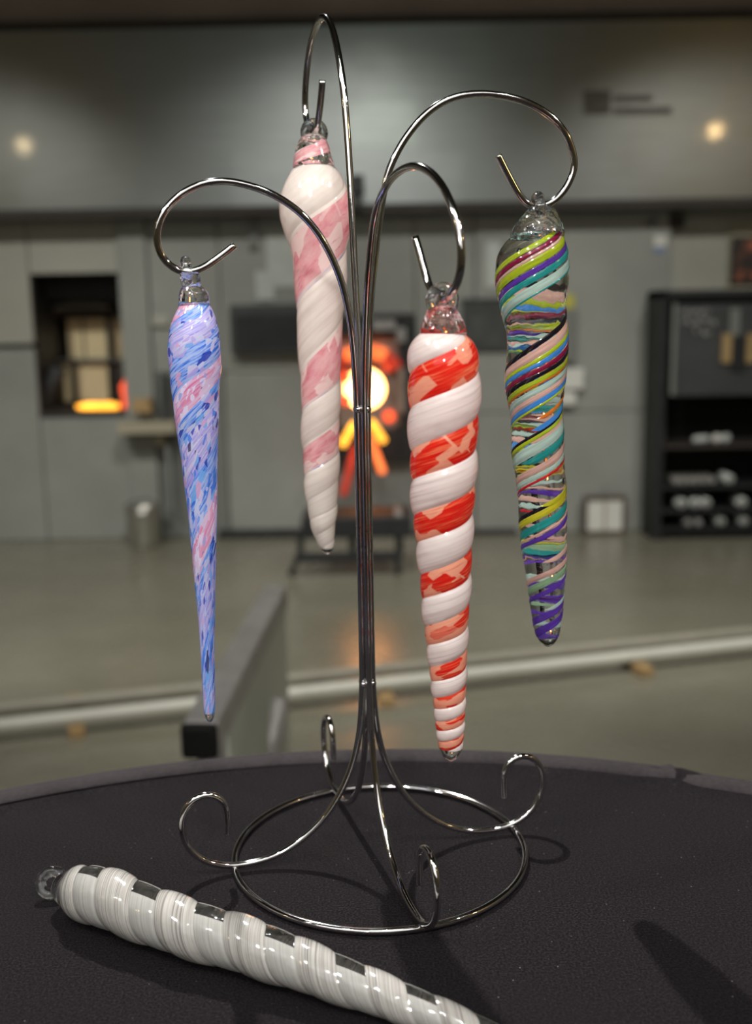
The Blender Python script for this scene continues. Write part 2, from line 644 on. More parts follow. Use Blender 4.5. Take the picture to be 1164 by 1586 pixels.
arc = [at(x, y, WB + 0.4) for x, y in ((56, 500), (75, 489), (100, 484), (130, 482), (160, 482), (192, 486))]
tube_into(mb, catmull(arc, 5), 0.018, 10)
mb.build('arched_bar', m['dark_brown'], op)
mb = MB()
arc = [at(x, y, WB + 0.45) for x, y in ((82, 478), (110, 474), (140, 473), (168, 475))]
tube_into(mb, catmull(arc, 5), 0.016, 10)
mb.build('arched_bar', m['panel_light'], op)
mb = MB()
hs = [at(x, y, WB + 0.12) for x, y in ((119, 630), (140, 629), (165, 629), (184, 629))]
tube_into(mb, catmull(hs, 6), np.interp(np.linspace(0, 1, 19), [0, .2, .8, 1], [0.010, 0.022, 0.025, 0.014]), 14)
mb.build('hot_bar', m['yellow_heat'], op)
mb = MB()
hs = [at(x, y, WB + 0.2) for x, y in ((188, 634), (193, 628), (194, 612), (194, 598), (196, 584))]
tube_into(mb, catmull(hs, 6), np.interp(np.linspace(0, 1, 25), [0, .35, .7, 1], [0.012, 0.014, 0.032, 0.006]), 12)
mb.build('flame', m['red_heat'], op)
mb = MB()
hs = [at(x, y, WB + 0.2) for x, y in ((66, 634), (76, 600), (86, 585), (92, 570))]
tube_into(mb, catmull(hs, 5), 0.05, 10)
mb.build('hose', m['charcoal_panel'], op)

sh = thing('side_shelf', 'small beige shelf on a post beside the glowing opening', 'shelf', at(232, 700, WB - 0.15))
pbox('shelf_board', 180, 655, 272, 672, WB - 0.22, 0.18, m['beige_paint'], sh)
pbox('post', 257, 672, 266, 790, WB - 0.12, 0.04, m['panel_dark'], sh)
pbox('bracket', 240, 672, 262, 690, WB - 0.12, 0.06, m['beige_paint'], sh)
blk = pbox('firebrick', 205, 618, 233, 640, WB - 0.15, 0.1, m['wood'])
tag(blk, 'small tan brick on the sill right of the glowing opening', 'brick')
pbox_slot = pbox('wall_box', 248, 580, 262, 650, WB - 0.10, 0.07, m['charcoal_panel'])
tag(pbox_slot, 'narrow dark wall box half hidden behind the blue icicle', 'box')
pl = pbox('wall_plate', 234, 488, 262, 505, WB - 0.03, 0.025, m['panel_light'])
tag(pl, 'small pale plate on the wall left of the blue icicle', 'plate')

# bucket on the floor
bx, by, _ = onz(232, 838, 0.0)
bk = thing('metal_bucket', 'galvanized metal bucket on the floor against the left wall', 'bucket', (bx, by - 0.14, 0))
br = 0.105
mb = MB()
lathe_into(mb, [(br * .82, 0.0), (br * .86, 0.01), (br * .98, 0.20), (br, 0.235), (br * .94, 0.235), (br * .92, 0.2), (br * .8, 0.02)], (bx, by - 0.14, 0.001), 28)
mb.build('pail', m['galvanized'], bk)
mb = MB()
tube_into(mb, [(bx + br * math.cos(a), by - 0.14 + br * math.sin(a), 0.236) for a in np.linspace(0, 2 * PI, 28, endpoint=False)], 0.006, 8, closed=True)
mb.build('rim', m['galvanized'], bk)
mb = MB()
tube_into(mb, [(bx + br * math.cos(a), by - 0.14 - 0.02, 0.225 + 0.06 * math.sin(a)) for a in np.linspace(0, PI, 16)], 0.004, 6)
mb.build('handle', m['black_steel'], bk)

# ------------------------------------------------------------------ glory hole furnace (centre)
fy = WB - 0.10
fu = thing('glory_hole_furnace', 'black furnace front with a white hot round opening', 'furnace', (0.5 * (fx0 + fx1), fy, fz0))
cx, _, cz = at(564, 604, fy)
rh = 32 * (fy - CAM[1]) / F_PX
# surround: a frame of four steel boxes round the chamber mouth
mx0, mx1, mz0, mz1 = rect(522, 520, 618, 664, fy)
box('surround', (fx0, fy, fz0), (mx0, WB + 0.3, fz1), m['black_steel'], fu, 0.006)
box('surround', (mx1, fy, fz0), (fx1, WB + 0.3, fz1), m['black_steel'], fu, 0.006)
box('surround', (mx0, fy, mz1), (mx1, WB + 0.3, fz1), m['black_steel'], fu, 0.006)
box('surround', (mx0, fy, fz0), (mx1, WB + 0.3, mz0), m['black_steel'], fu, 0.006)
# doors with the round hole: a plate with a circular opening
mb = MB()
seg = 40
yy = fy + 0.05
ring_i = [(cx + rh * math.cos(2 * PI * k / seg), cz + rh * math.sin(2 * PI * k / seg)) for k in range(seg)]
hx, hz_ = (mx1 - mx0) / 2, (mz1 - mz0) / 2
mxc, mzc = (mx0 + mx1) / 2, (mz0 + mz1) / 2
ring_o = []
for k in range(seg):
    a = 2 * PI * k / seg
    c_, s_ = math.cos(a), math.sin(a)
    q = min(hx / max(abs(c_), 1e-6), hz_ / max(abs(s_), 1e-6))
    ring_o.append((mxc + q * c_, mzc + q * s_))
vs = [(x, yy, z) for x, z in ring_i] + [(x, yy, z) for x, z in ring_o] + [(x, yy + 0.1, z) for x, z in ring_i]
fs = [(k, (k + 1) % seg, seg + (k + 1) % seg, seg + k) for k in range(seg)] + [(k, 2 * seg + k, 2 * seg + (k + 1) % seg, (k + 1) % seg) for k in range(seg)]
mb.add(vs, fs)
mb.build('door_plate', m['furnace_face'], fu, smooth=False)
mb = MB()
prof = [(rh * 1.02 * math.cos(t), rh * 0.9 * math.sin(t)) for t in np.linspace(0, PI / 2 * 0.97, 8)]
vs, fs = [], []
for (r, d) in prof:
    for k in range(seg):
        vs.append((cx + r * math.cos(2 * PI * k / seg), yy + 0.06 + d, cz + r * math.sin(2 * PI * k / seg)))
for i in range(len(prof) - 1):
    for k in range(seg):
        fs.append((i * seg + k, i * seg + (k + 1) % seg, (i + 1) * seg + (k + 1) % seg, (i + 1) * seg + k))
fs.append(tuple((len(prof) - 1) * seg + k for k in range(seg)))
mb.add(vs, fs)
mb.build('fire_chamber', m['white_heat'], fu)
# glowing arch bricks above the doors, and hot bolts
for k in range(9):
    a0, a1 = math.radians(150 - k * 13.5), math.radians(150 - k * 13.5 - 11.5)
    acx, _, acz = at(566, 600, fy)
    k_ = (fy - CAM[1]) / F_PX
    ri, ro = 46 * k_, 66 * k_
    v4 = [(acx + r * math.cos(a), y, acz + r * math.sin(a)) for y in (fy - 0.012, fy + 0.05) for (r, a) in ((ri, a0), (ri, a1), (ro, a1), (ro, a0))]
    mb = MB()
    mb.add(v4, [(0, 1, 2, 3), (7, 6, 5, 4), (0, 4, 5, 1), (1, 5, 6, 2), (2, 6, 7, 3), (3, 7, 4, 0)])
    mb.build('arch_brick', m['orange_heat' if 2 <= k <= 6 else 'deep_red_heat'], fu, smooth=False)
for (a, b, r) in ((602, 566, 9), (602, 645, 9), (534, 585, 9), (536, 620, 8)):
    c_ = at(a, b, fy + 0.03)
    mb = MB()
    cyl_y(mb, c_[0], fy + 0.03, c_[2], r * 0.0038, 0.03, 18)
    mb.build('hot_port', m['red_heat'], fu, smooth=False)
pbox('door_edge', 616, 570, 627, 640, fy - 0.02, 0.06, m['furnace_face'], fu, 0.006)
pbox('hood_flap', 575, 496, 612, 512, fy - 0.03, 0.03, m['rail_steel'], fu, 0.004)
pbox('gauge', 614, 508, 628, 530, fy - 0.03, 0.03, m['rail_steel'], fu, 0.004)

yk = thing('pipe_rest', 'splayed metal pipe rest glowing orange below the white hot opening', 'pipe rest', at(566, 740, fy - 0.25))
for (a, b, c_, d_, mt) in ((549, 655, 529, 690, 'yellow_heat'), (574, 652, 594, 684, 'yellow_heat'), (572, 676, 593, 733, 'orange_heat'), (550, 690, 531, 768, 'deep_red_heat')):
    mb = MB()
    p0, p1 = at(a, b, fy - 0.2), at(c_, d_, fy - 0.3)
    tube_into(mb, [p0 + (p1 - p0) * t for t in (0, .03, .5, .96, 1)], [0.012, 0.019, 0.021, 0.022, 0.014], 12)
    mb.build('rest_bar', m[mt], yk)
p0, p1 = at(563, 652, fy - 0.2), at(566, 780, fy - 0.22)
mb = MB()
tube_into(mb, [p0, (p0 + p1) / 2, np.array([p1[0], p1[1], 0.002])], 0.012, 10)
mb.build('post', m['black_steel'], yk)

# dark stand with a crossbar in front of the furnace
lx0, ly0, _ = onz(450, 893, 0.0)
lx1, ly1, _ = onz(616, 893, 0.0)
sy = 0.5 * (ly0 + ly1)
stand = thing('floor_stand', 'low black steel stand with crossbar in front of the furnace', 'stand', (0.5 * (lx0 + lx1), sy, 0))
for (a, b, c_, d_) in ((462, 862, 450, 892), (616, 862, 616, 892)):
    mb = MB()
    p0, p1 = at(a, b, sy), at(c_, d_, sy)
    p1[2] = 0.012
    tube_into(mb, [p0, p1], 0.016, 10)
    mb.build('foot', m['black_steel'], stand)
pbox('crossbar', 456, 857, 622, 870, sy - 0.02, 0.04, m['black_steel'], stand)
pbox('upright', 540, 832, 552, 860, sy + 0.0, 0.03, m['black_steel'], stand)
pbox('upright', 612, 820, 624, 860, sy + 0.0, 0.03, m['black_steel'], stand)
pbox('upright', 460, 832, 470, 860, sy + 0.0, 0.03, m['black_steel'], stand)
pbox('tray', 466, 800, 638, 834, sy - 0.05, 0.3, m['black_steel'], stand, 0.01)
mb = MB()
c_ = at(617, 806, sy - 0.04)
tube_into(mb, [c_ + np.array([0, 0.0, 0]), c_ + np.array([0, 0.3, 0])], 0.032, 14)
mb.build('roller', m['rail_steel'], stand)
for i, (a, c_) in enumerate(((338, 470), (640, 800))):
    struct(pbox('baseboard_back' if i == 0 else 'baseboard_centre', a, 821, c_, 836, WB - 0.05, 0.045, m['black_steel']), 'black kick board along the foot of the panels')

# control boxes and papers on the panels
cb = thing('control_box', 'wide black control box on the wall behind the pink icicle', 'control box', at(400, 548, WB - 0.1))
pbox('housing', 356, 471, 495, 547, WB - 0.1, 0.095, m['charcoal_panel'], cb, 0.008)
pbox('screen', 364, 487, 489, 542, WB - 0.104, 0.006, m['black_steel'], cb, 0.002)
bd = thing('chalk_board', 'smudged dark slate board behind the rainbow icicle', 'board', at(748, 545, WB - 0.06))
pbox('slate', 716, 466, 798, 544, WB - 0.045, 0.02, m['slate'], bd, 0.004)
pbox('frame_edge', 714, 462, 800, 466, WB - 0.05, 0.028, m['black_steel'], bd, 0.002)
tag(pbox('paper_sheet', 413, 358, 462, 444, WB - 0.010, 0.006, m['paper'], None, 0), 'large pale paper sheet taped above the black control box', 'paper')
tag(pbox('paper_sheet', 396, 420, 424, 465, WB - 0.016, 0.005, m['paper'], None, 0), 'smaller paper sheet overlapping just above the black control box', 'paper')
tag(pbox('paper_sheet', 752, 375, 775, 445, WB - 0.03, 0.006, m['paper'], None, 0), 'pale paper strip left of the rainbow icicle', 'paper')
tag(pbox('wall_strip', 385, 333, 398, 384, WB - 0.04, 0.035, m['panel_dark']), 'short dark vertical strip under the hood rail', 'strip')
yb = thing('switch_box', 'slim dark switch box with yellow cap right of the rainbow icicle', 'switch box', at(886, 560, WB - 0.09))
pbox('housing', 868, 478, 893, 560, WB - 0.07, 0.045, m['panel_dark'], yb, 0.004)
pbox('cap', 872, 456, 890, 478, WB - 0.07, 0.04, m['yellow_green'], yb, 0.004)
tag(pbox('dispenser', 866, 571, 904, 603, WB - 0.09, 0.065, m['paper_bright'], None, 0.008), 'white dispenser box right of the rainbow icicle, upper one', 'box')
tag(pbox('dispenser', 862, 607, 892, 628, WB - 0.09, 0.065, m['paper_bright'], None, 0.008), 'small white holder directly below the white dispenser box', 'box')
tag(pbox('notice', 1012, 364, 1032, 382, WB - 0.028, 0.006, m['paper_bright'], None, 0), 'small white notice on the wall above the black rack', 'notice')
tag(pbox('notice', 1012, 384, 1030, 391, WB - 0.028, 0.006, m['blue_print'], None, 0), 'thin bluish strip under the small white notice', 'notice')
tag(pbox('hook_bracket', 1036, 333, 1060, 352, WB - 0.03, 0.06, m['dark_brown']), 'dark reddish bracket hanging from the hood rail', 'bracket')
mb = MB()
tube_into(mb, catmull([at(x, y, WB - 0.025) for x, y in ((998, 352), (1003, 343), (1008, 350), (1013, 338), (1016, 346))], 5), 0.006, 6)
tag(mb.build('wall_scribble', m['charcoal_panel']), 'small dark scribble on the wall under the hood rail', 'mark')
fr = thing('framed_picture', 'dark framed picture with an orange figure above the black rack', 'picture', at(1150, 445, WB + 0.0))
pbox('mount', 1128, 345, 1200, 448, WB + 0.03, 0.018, m['beige_paint'], fr, 0)
pbox('frame', 1132, 366, 1196, 440, WB + 0.01, 0.03, m['dark_brown'], fr, 0.004)
pbox('picture_sheet', 1140, 372, 1190, 434, WB + 0.005, 0.006, m['orange_art'], fr, 0)

# small framed box on the floor
fx, fyy, _ = onz(937, 829, 0.0)
wf = thing('window_box', 'small dark wooden frame with two white panes standing on the floor', 'frame', (fx, WB - 0.12, 0))
Yf = WB - 0.12
fa = rect(904, 769, 970, 828, Yf)
zt = fa[3]
xl, xr = fa[0], fa[1]
box('back', (xl + 0.006, Yf + 0.03, 0.006), (xr - 0.006, Yf + 0.05, zt - 0.006), m['wood_dark'], wf)
for (a, b) in ((xl, xl + 0.022), (xr - 0.022, xr)):
    box('stile', (a, Yf, 0), (b, Yf + 0.05, zt), m['wood_dark'], wf, 0.003)
box('top_bar', (xl + .02, Yf, zt - 0.022), (xr - .02, Yf + 0.05, zt), m['wood_dark'], wf, 0.003)
box('bottom_bar', (xl + .02, Yf, 0), (xr - .02, Yf + 0.05, 0.022), m['wood_dark'], wf, 0.003)
xm = (xl + xr) / 2
box('mullion', (xm - .006, Yf + .005, .02), (xm + .006, Yf + .05, zt - .02), m['beige_paint'], wf)
for (a, b) in ((xl + .024, xm - .008), (xm + .008, xr - .024)):
    box('pane', (a, Yf + 0.012, 0.024), (b, Yf + 0.03, zt - 0.024), m['paper_bright'], wf)
box('wire_post', (xm - .004, Yf + .03, zt), (xm + .004, Yf + .04, zt + 0.06), m['panel_dark'], wf)

# ------------------------------------------------------------------ black pipe rack (right)
RY = WB - 0.55
rx0, _, rz0, rz1 = rect(1016, 447, 1300, 826, RY + 0.25)
rx1 = rx0 + 1.25
RY += 0.25
rk = thing('pipe_rack', 'tall black steel rack with chalked door and shelves of pipes', 'rack', (0.5 * (rx0 + rx1), RY, 0))
box('side_panel', (rx0, RY, 0.0), (rx0 + 0.05, WB + 0.04, rz1), m['black_steel'], rk, 0.006)
box('side_panel', (rx1 - 0.05, RY, 0.0), (rx1, WB + 0.04, rz1), m['black_steel'], rk, 0.006)
box('top_panel', (rx0, RY, rz1 - 0.05), (rx1, WB + 0.04, rz1), m['black_steel'], rk, 0.006)
box('back_panel', (rx0 + 0.05, WB - 0.0, 0.05), (rx1 - 0.05, WB + 0.04, rz1 - 0.05), m['rubber_black'], rk)
dx0, dx1, dz0, dz1 = rect(1040, 470, 1300, 612, RY)
dx1 = rx1 - 0.06
door = box('door', (dx0, RY - 0.005, dz0), (dx1, RY + 0.03, dz1), m['charcoal_panel'], rk, 0.006)
pbox('door_rim', 1040, 470, 1046, 612, RY - 0.012, 0.01, m['panel_dark'], door, 0)
for (a, c_) in ((1118, 1133), (1156, 1170)):
    pbox('hinge', a, 517, c_, 562, RY - 0.03, 0.025, m['yellow_paint'], door, 0.003)
pbox('latch_plate', 1133, 520, 1156, 575, RY - 0.02, 0.015, m['black_steel'], door, 0.003)
pbox('door_pull', 1130, 478, 1146, 520, RY - 0.025, 0.02, m['panel_dark'], door, 0.003)
mb = MB()
rnd = random.Random(4)
for (xs, xe, yb_) in ((1056, 1096, 484), (1054, 1108, 498), (1076, 1100, 513)):
    x = xs
    while x < xe:
        pts = [at(x + dx * 6, yb_ + dy * 6, RY - 0.0065) for dx, dy in [(rnd.random(), rnd.uniform(-1, 1)) for _ in range(4)]]
        tube_into(mb, catmull(pts, 3), 0.0034, 4)
        x += 6.2
mb.build('chalk_scrawl', m['chalk'], door)
for (yp, nm) in ((672, 'shelf'), (735, 'shelf'), (772, 'shelf'), (800, 'shelf')):
    zz = at(1090, yp + 18, RY)[2]
    box(nm, (rx0 + 0.05, RY + 0.01, zz - 0.02), (rx1 - 0.05, WB, zz), m['dark_brown' if yp == 672 else 'black_steel'], rk, 0.003)
box('kick_plate', (rx0 + 0.05, RY + 0.03, 0.0), (rx1 - 0.05, RY + 0.06, 0.05), m['rubber_black'], rk)


def pipe_roll(px, py, r_px, mat, yaw, length, label, rest_z, grp):
    c_ = at(px, py, RY + 0.04)
    r = r_px * (RY - CAM[1]) / F_PX
    z = rest_z + r + 0.001
    t = thing('pipe_roll', label, 'pipe', (c_[0], RY + 0.04, rest_z), grp)
    d = np.array([math.sin(yaw), math.cos(yaw), 0])
    P0 = np.array([c_[0], RY + 0.05, z])
    b = MB()
    tube_into(b, [P0, P0 + d * length], r, 14)
    b.build('tube', m[mat], t)
    b = MB()
    cyl_y(b, P0[0], P0[1] - 0.012, P0[2], r * 0.62, 0.014, 14)
    b.build('bore', m['rail_steel'], t, smooth=False)


zsh = {yp: at(1090, yp + 18, RY)[2] for yp in (672, 735, 772, 800)}
pos = {1: 'first', 2: 'second', 3: 'third', 4: 'fourth', 5: 'fifth', 6: 'sixth'}
for i, x in enumerate((1047, 1058, 1069, 1080, 1092, 1103)):
    pipe_roll(x, 752, 6.5, 'galvanized', 0.0, 0.2, 'pale pipe end on the upper pipe shelf of the black rack, %s from the left' % pos[i + 1], zsh[735], 'pipes on the upper shelf')
pipe_roll(1130, 752, 7.5, 'paper', 0.0, 0.2, 'pale pipe end set apart at the right of the upper pipe shelf', zsh[735], 'pipes on the upper shelf')
for i, (x, r) in enumerate(((1056, 8), (1078, 8), (1094, 8))):
    pipe_roll(x, 785, r, 'paper', 0.0, 0.2, 'pale pipe end on the middle pipe shelf, %s from the left' % pos[i + 1], zsh[772], 'pipes on the middle shelf')
pipe_roll(1150, 785, 8, 'paper', 0.0, 0.2, 'pale pipe end at the far right of the middle pipe shelf', zsh[772], 'pipes on the middle shelf')
for i, (x, r, mt) in enumerate(((1066, 6, 'rail_steel'), (1082, 6, 'rail_steel'), (1117, 7, 'paper'), (1153, 7, 'paper'))):
    pipe_roll(x, 812, r, mt, 0.0, 0.2, '%s pipe end on the bottom pipe shelf, %s from the left' % ('dull grey' if i < 2 else 'pale', pos[i + 1]), zsh[800], 'pipes on the bottom shelf')
# loose tools on the wider shelf
z0 = zsh[672]
for i, (x0_, y0_, x1_, r, mt, lb) in enumerate(((1073, 676, 1100, 0.022, 'paper', 'bluish rolled cloth lying on the middle of the black rack'), (1107, 684, 1113, 0.026, 'paper_bright', 'pale round jar end beside the rolled cloth on the rack'), (1121, 684, 1128, 0.026, 'paper', 'second pale jar end right of the rolled cloth on the rack'))):
    a_, b_ = at(x0_, y0_, RY + 0.1), at(x1_, y0_, RY + 0.1)
    b = MB()
    n_ = 7
    line = [np.array([a_[0] + (b_[0] - a_[0]) * t, RY + 0.09 + 0.05 * t, z0 + r + 0.001]) for t in np.linspace(0, 1, n_)]
    tube_into(b, line, np.interp(np.linspace(0, 1, n_), [0, .1, .9, 1], [r * .7, r, r, r * .75]), 12)
    tag(b.build(('rolled_cloth', 'jar', 'jar')[i], m[mt]), lb, ('cloth', 'jar', 'jar')[i])

# ------------------------------------------------------------------ barrier pipes on the floor
PA, PB = onz(-200, 1150, 0.05), onz(1400, 963, 0.05)
def floor_line(px, py, z):
    return onz(px, py, z)
for (ya, yb_, z, r, mt, lb) in ((1124, 997, 0.055, 0.024, 'pvc_white', 'long pale front pipe lying low across the workshop floor'), (1098, 979, 0.040, 0.022, 'pvc_grey', 'dull beige rear pipe running behind the pale floor pipe')):
    a_, b_ = onz(0, ya, z), onz(1160, yb_, z)
    d_ = (b_ - a_)
    mb = MB()
    a2, b2 = a_ - d_ * 0.25, b_ + d_ * 0.25
    tube_into(mb, [a2 + (b2 - a2) * t for t in np.linspace(0, 1, 12)], r, 14)
    tag(mb.build('floor_pipe', m[mt]), lb, 'pipe')
for (xa_, ya_, xb_, yb_, lb) in ((115, 1080, 119, 1138, 'wooden block carrying the floor pipe at the far left'), (592, 1040, 598, 1090, 'wooden block under the floor pipe behind the stand pole'), (925, 1000, 1003, 1043, 'slanting wooden block under the floor pipe at the right')):
    t = thing('pipe_block', lb, 'block', onz(xb_, yb_, 0), 'wooden blocks under the floor pipe')
    a_, b_ = onz(xa_, ya_, 0.015), onz(xb_, yb_, 0.015)
    a_[2] = b_[2] = 0.013
    d_ = (b_ - a_) / np.linalg.norm(b_ - a_)
    n_ = np.array([-d_[1], d_[0], 0])
    def seg_box(name, p, q, w, h, mat):
        mb = MB()
        vs = [p + n_ * w, p - n_ * w, q - n_ * w, q + n_ * w]
        vs = [np.array([v[0], v[1], 0.0005]) for v in vs] + [np.array([v[0], v[1], h]) for v in vs]
        mb.add(vs, [(0, 3, 2, 1), (4, 5, 6, 7), (0, 1, 5, 4), (1, 2, 6, 5), (2, 3, 7, 6), (3, 0, 4, 7)])
        mb.build(name, m[mat], t, smooth=False, bevel=0.003)
    L = np.linalg.norm(b_ - a_)
    seg_box('block_end', a_, a_ + d_ * L * 0.2, 0.025, 0.03, 'wood')
    seg_box('block_middle', a_ + d_ * L * 0.2, b_ - d_ * L * 0.2, 0.022, 0.017, 'wood_dark')
    seg_box('block_end', b_ - d_ * L * 0.2, b_, 0.026, 0.034, 'wood')

# ------------------------------------------------------------------ glassblower bench
zr = T - 0.30
n0, n1 = onz(307, 1122, zr), onz(425, 908, zr)
d_ = (n1 - n0); d_[2] = 0
Lr = np.linalg.norm(d_); d_ /= Lr
n_ = np.array([d_[1], -d_[0], 0])          # to the right
bench = thing('glassblower_bench', 'glassblower bench end with dark steel rail and pale side sheet', 'bench', (n0[0], n0[1], 0))


def oriented(name, s0, s1, w0, w1, z0, z1, mat, bevel=0.004):
    mb = MB()
    vs = []
    for z in (z0, z1):
        for (s, w) in ((s0, w0), (s1, w0), (s1, w1), (s0, w1)):
            q = n0 + d_ * s + n_ * w
            vs.append((q[0], q[1], z))
    mb.add(vs, [(0, 3, 2, 1), (4, 5, 6, 7), (0, 1, 5, 4), (1, 2, 6, 5), (2, 3, 7, 6), (3, 0, 4, 7)])
    return mb.build(name, m[mat], bench, smooth=False, bevel=bevel)


oriented('rail', 0.012, Lr + 0.02, -0.027, 0.027, zr - 0.054, zr, 'rail_steel', 0.006)
oriented('rail_cap', -0.006, 0.012, -0.028, 0.028, zr - 0.055, zr + 0.001, 'rubber_black', 0.008)
oriented('side_sheet', 0.10, Lr - 0.02, 0.020, 0.026, 0.18, zr - 0.05, 'bench_sheet', 0)
oriented('leg', 0.06, 0.10, -0.02, 0.02, 0.0, zr - 0.05, 'rail_steel')
oriented('leg', Lr - 0.06, Lr - 0.02, -0.02, 0.02, 0.0, zr - 0.05, 'rail_steel')
lgp = at(425, 1130, n1[1] - 0.25)
mb = MB()
tube_into(mb, catmull([at(432, 1085, n1[1] - 0.25), at(427, 1110, n1[1] - 0.27), at(420, 1150, n1[1] - 0.30), at(414, 1190, n1[1] - 0.3)], 4), 0.024, 12)
mb.build('knee_pad', m['rail_steel'], bench)

# ================================================================== THE TABLE
TC = np.array([-0.0062, -0.3883]); TR = 0.5274
tb = thing('cocktail_table', 'round bar height table hidden under the dark cloth', 'table', (TC[0], TC[1], 0))
mb = MB(); lathe_into(mb, [(TR - 0.03, T - 0.03), (TR - 0.012, T - 0.028), (TR - 0.012, T - 0.006), (TR - 0.03, T - 0.004)], (TC[0], TC[1], 0), 64)
mb.build('table_top', m['wood_dark'], tb)
mb = MB(); lathe_into(mb, [(0.04, 0.03), (0.04, T - 0.03)], (TC[0], TC[1], 0), 24)
mb.build('column', m['black_steel'], tb)
mb = MB(); lathe_into(mb, [(0.30, 0.001), (0.30, 0.012), (0.06, 0.035)], (TC[0], TC[1], 0), 40)
mb.build('foot_plate', m['black_steel'], tb)
# cloth: flat top, soft rolled edge, pleated skirt
mb = MB()
seg = 240
rings = [(0.0, 0), (0.1, 0), (0.2, 0), (0.3, 0), (0.40, 0), (0.45, 0), (0.485, 0), (TR - 0.018, 0.0), (TR - 0.013, 0.0012), (TR - 0.006, 0.0022), (TR - 0.001, 0.0008), (TR + 0.002, -0.004), (TR + 0.003, -0.02), (TR + 0.002, -0.06), (TR - 0.005, -0.2), (TR + 0.0, -0.5), (TR + 0.01, -0.9), (TR + 0.012, -1.03)]
vs = []
akink = math.atan2(0.10 - TC[1], 0.190 - TC[0])
for i, (r, dz) in enumerate(rings[1:]):
    for k in range(seg):
        a = 2 * PI * k / seg
        w = 0.0
        if dz < -0.03:
            w = 0.035 * min(1, (-dz) / 0.5) * math.sin(a * 14 + 0.5 * math.sin(3 * a))
        da = (a - akink + PI) % (2 * PI) - PI
        kink = math.exp(-(da / 0.012) ** 2) * 0.004 if r > TR - 0.025 and dz > -0.03 else 0
        zz = T + dz + kink + (0.0006 * math.sin(5 * a + 1) if -0.01 < dz else 0) * (1 if r > TR - 0.02 else 0)
        vs.append((TC[0] + (r + w + (0.004 if dz < -0.003 and da > 0 and False else 0)) * math.cos(a), TC[1] + (r + w) * math.sin(a), zz))
fs = []
nr = len(rings) - 1
vs.append((TC[0], TC[1], T))
for k in range(seg):
    fs.append((len(vs) - 1, k, (k + 1) % seg))
for i in range(nr - 1):
    for k in range(seg):
        l = (k + 1) % seg
        fs.append((i * seg + k, (i + 1) * seg + k, (i + 1) * seg + l, i * seg + l))
mb.add(vs, fs)
cloth = tag(mb.build('tablecloth', m['black_cloth']), 'dark charcoal cloth draped over the round table', 'tablecloth')
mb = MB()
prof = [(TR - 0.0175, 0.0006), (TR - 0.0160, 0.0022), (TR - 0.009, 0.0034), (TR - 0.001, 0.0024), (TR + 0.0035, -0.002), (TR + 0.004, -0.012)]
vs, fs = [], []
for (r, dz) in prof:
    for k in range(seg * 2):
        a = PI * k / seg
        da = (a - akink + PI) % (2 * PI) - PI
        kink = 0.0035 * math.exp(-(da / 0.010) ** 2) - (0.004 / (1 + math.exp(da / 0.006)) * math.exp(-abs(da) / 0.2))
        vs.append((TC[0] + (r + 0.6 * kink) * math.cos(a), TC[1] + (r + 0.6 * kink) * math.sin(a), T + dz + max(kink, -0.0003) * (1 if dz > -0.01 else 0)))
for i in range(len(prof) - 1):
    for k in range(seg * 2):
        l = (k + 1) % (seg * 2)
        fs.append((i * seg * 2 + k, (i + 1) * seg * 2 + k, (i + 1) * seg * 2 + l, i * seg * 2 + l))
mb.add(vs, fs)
mb.build('hem', m['hem_cloth'], cloth)

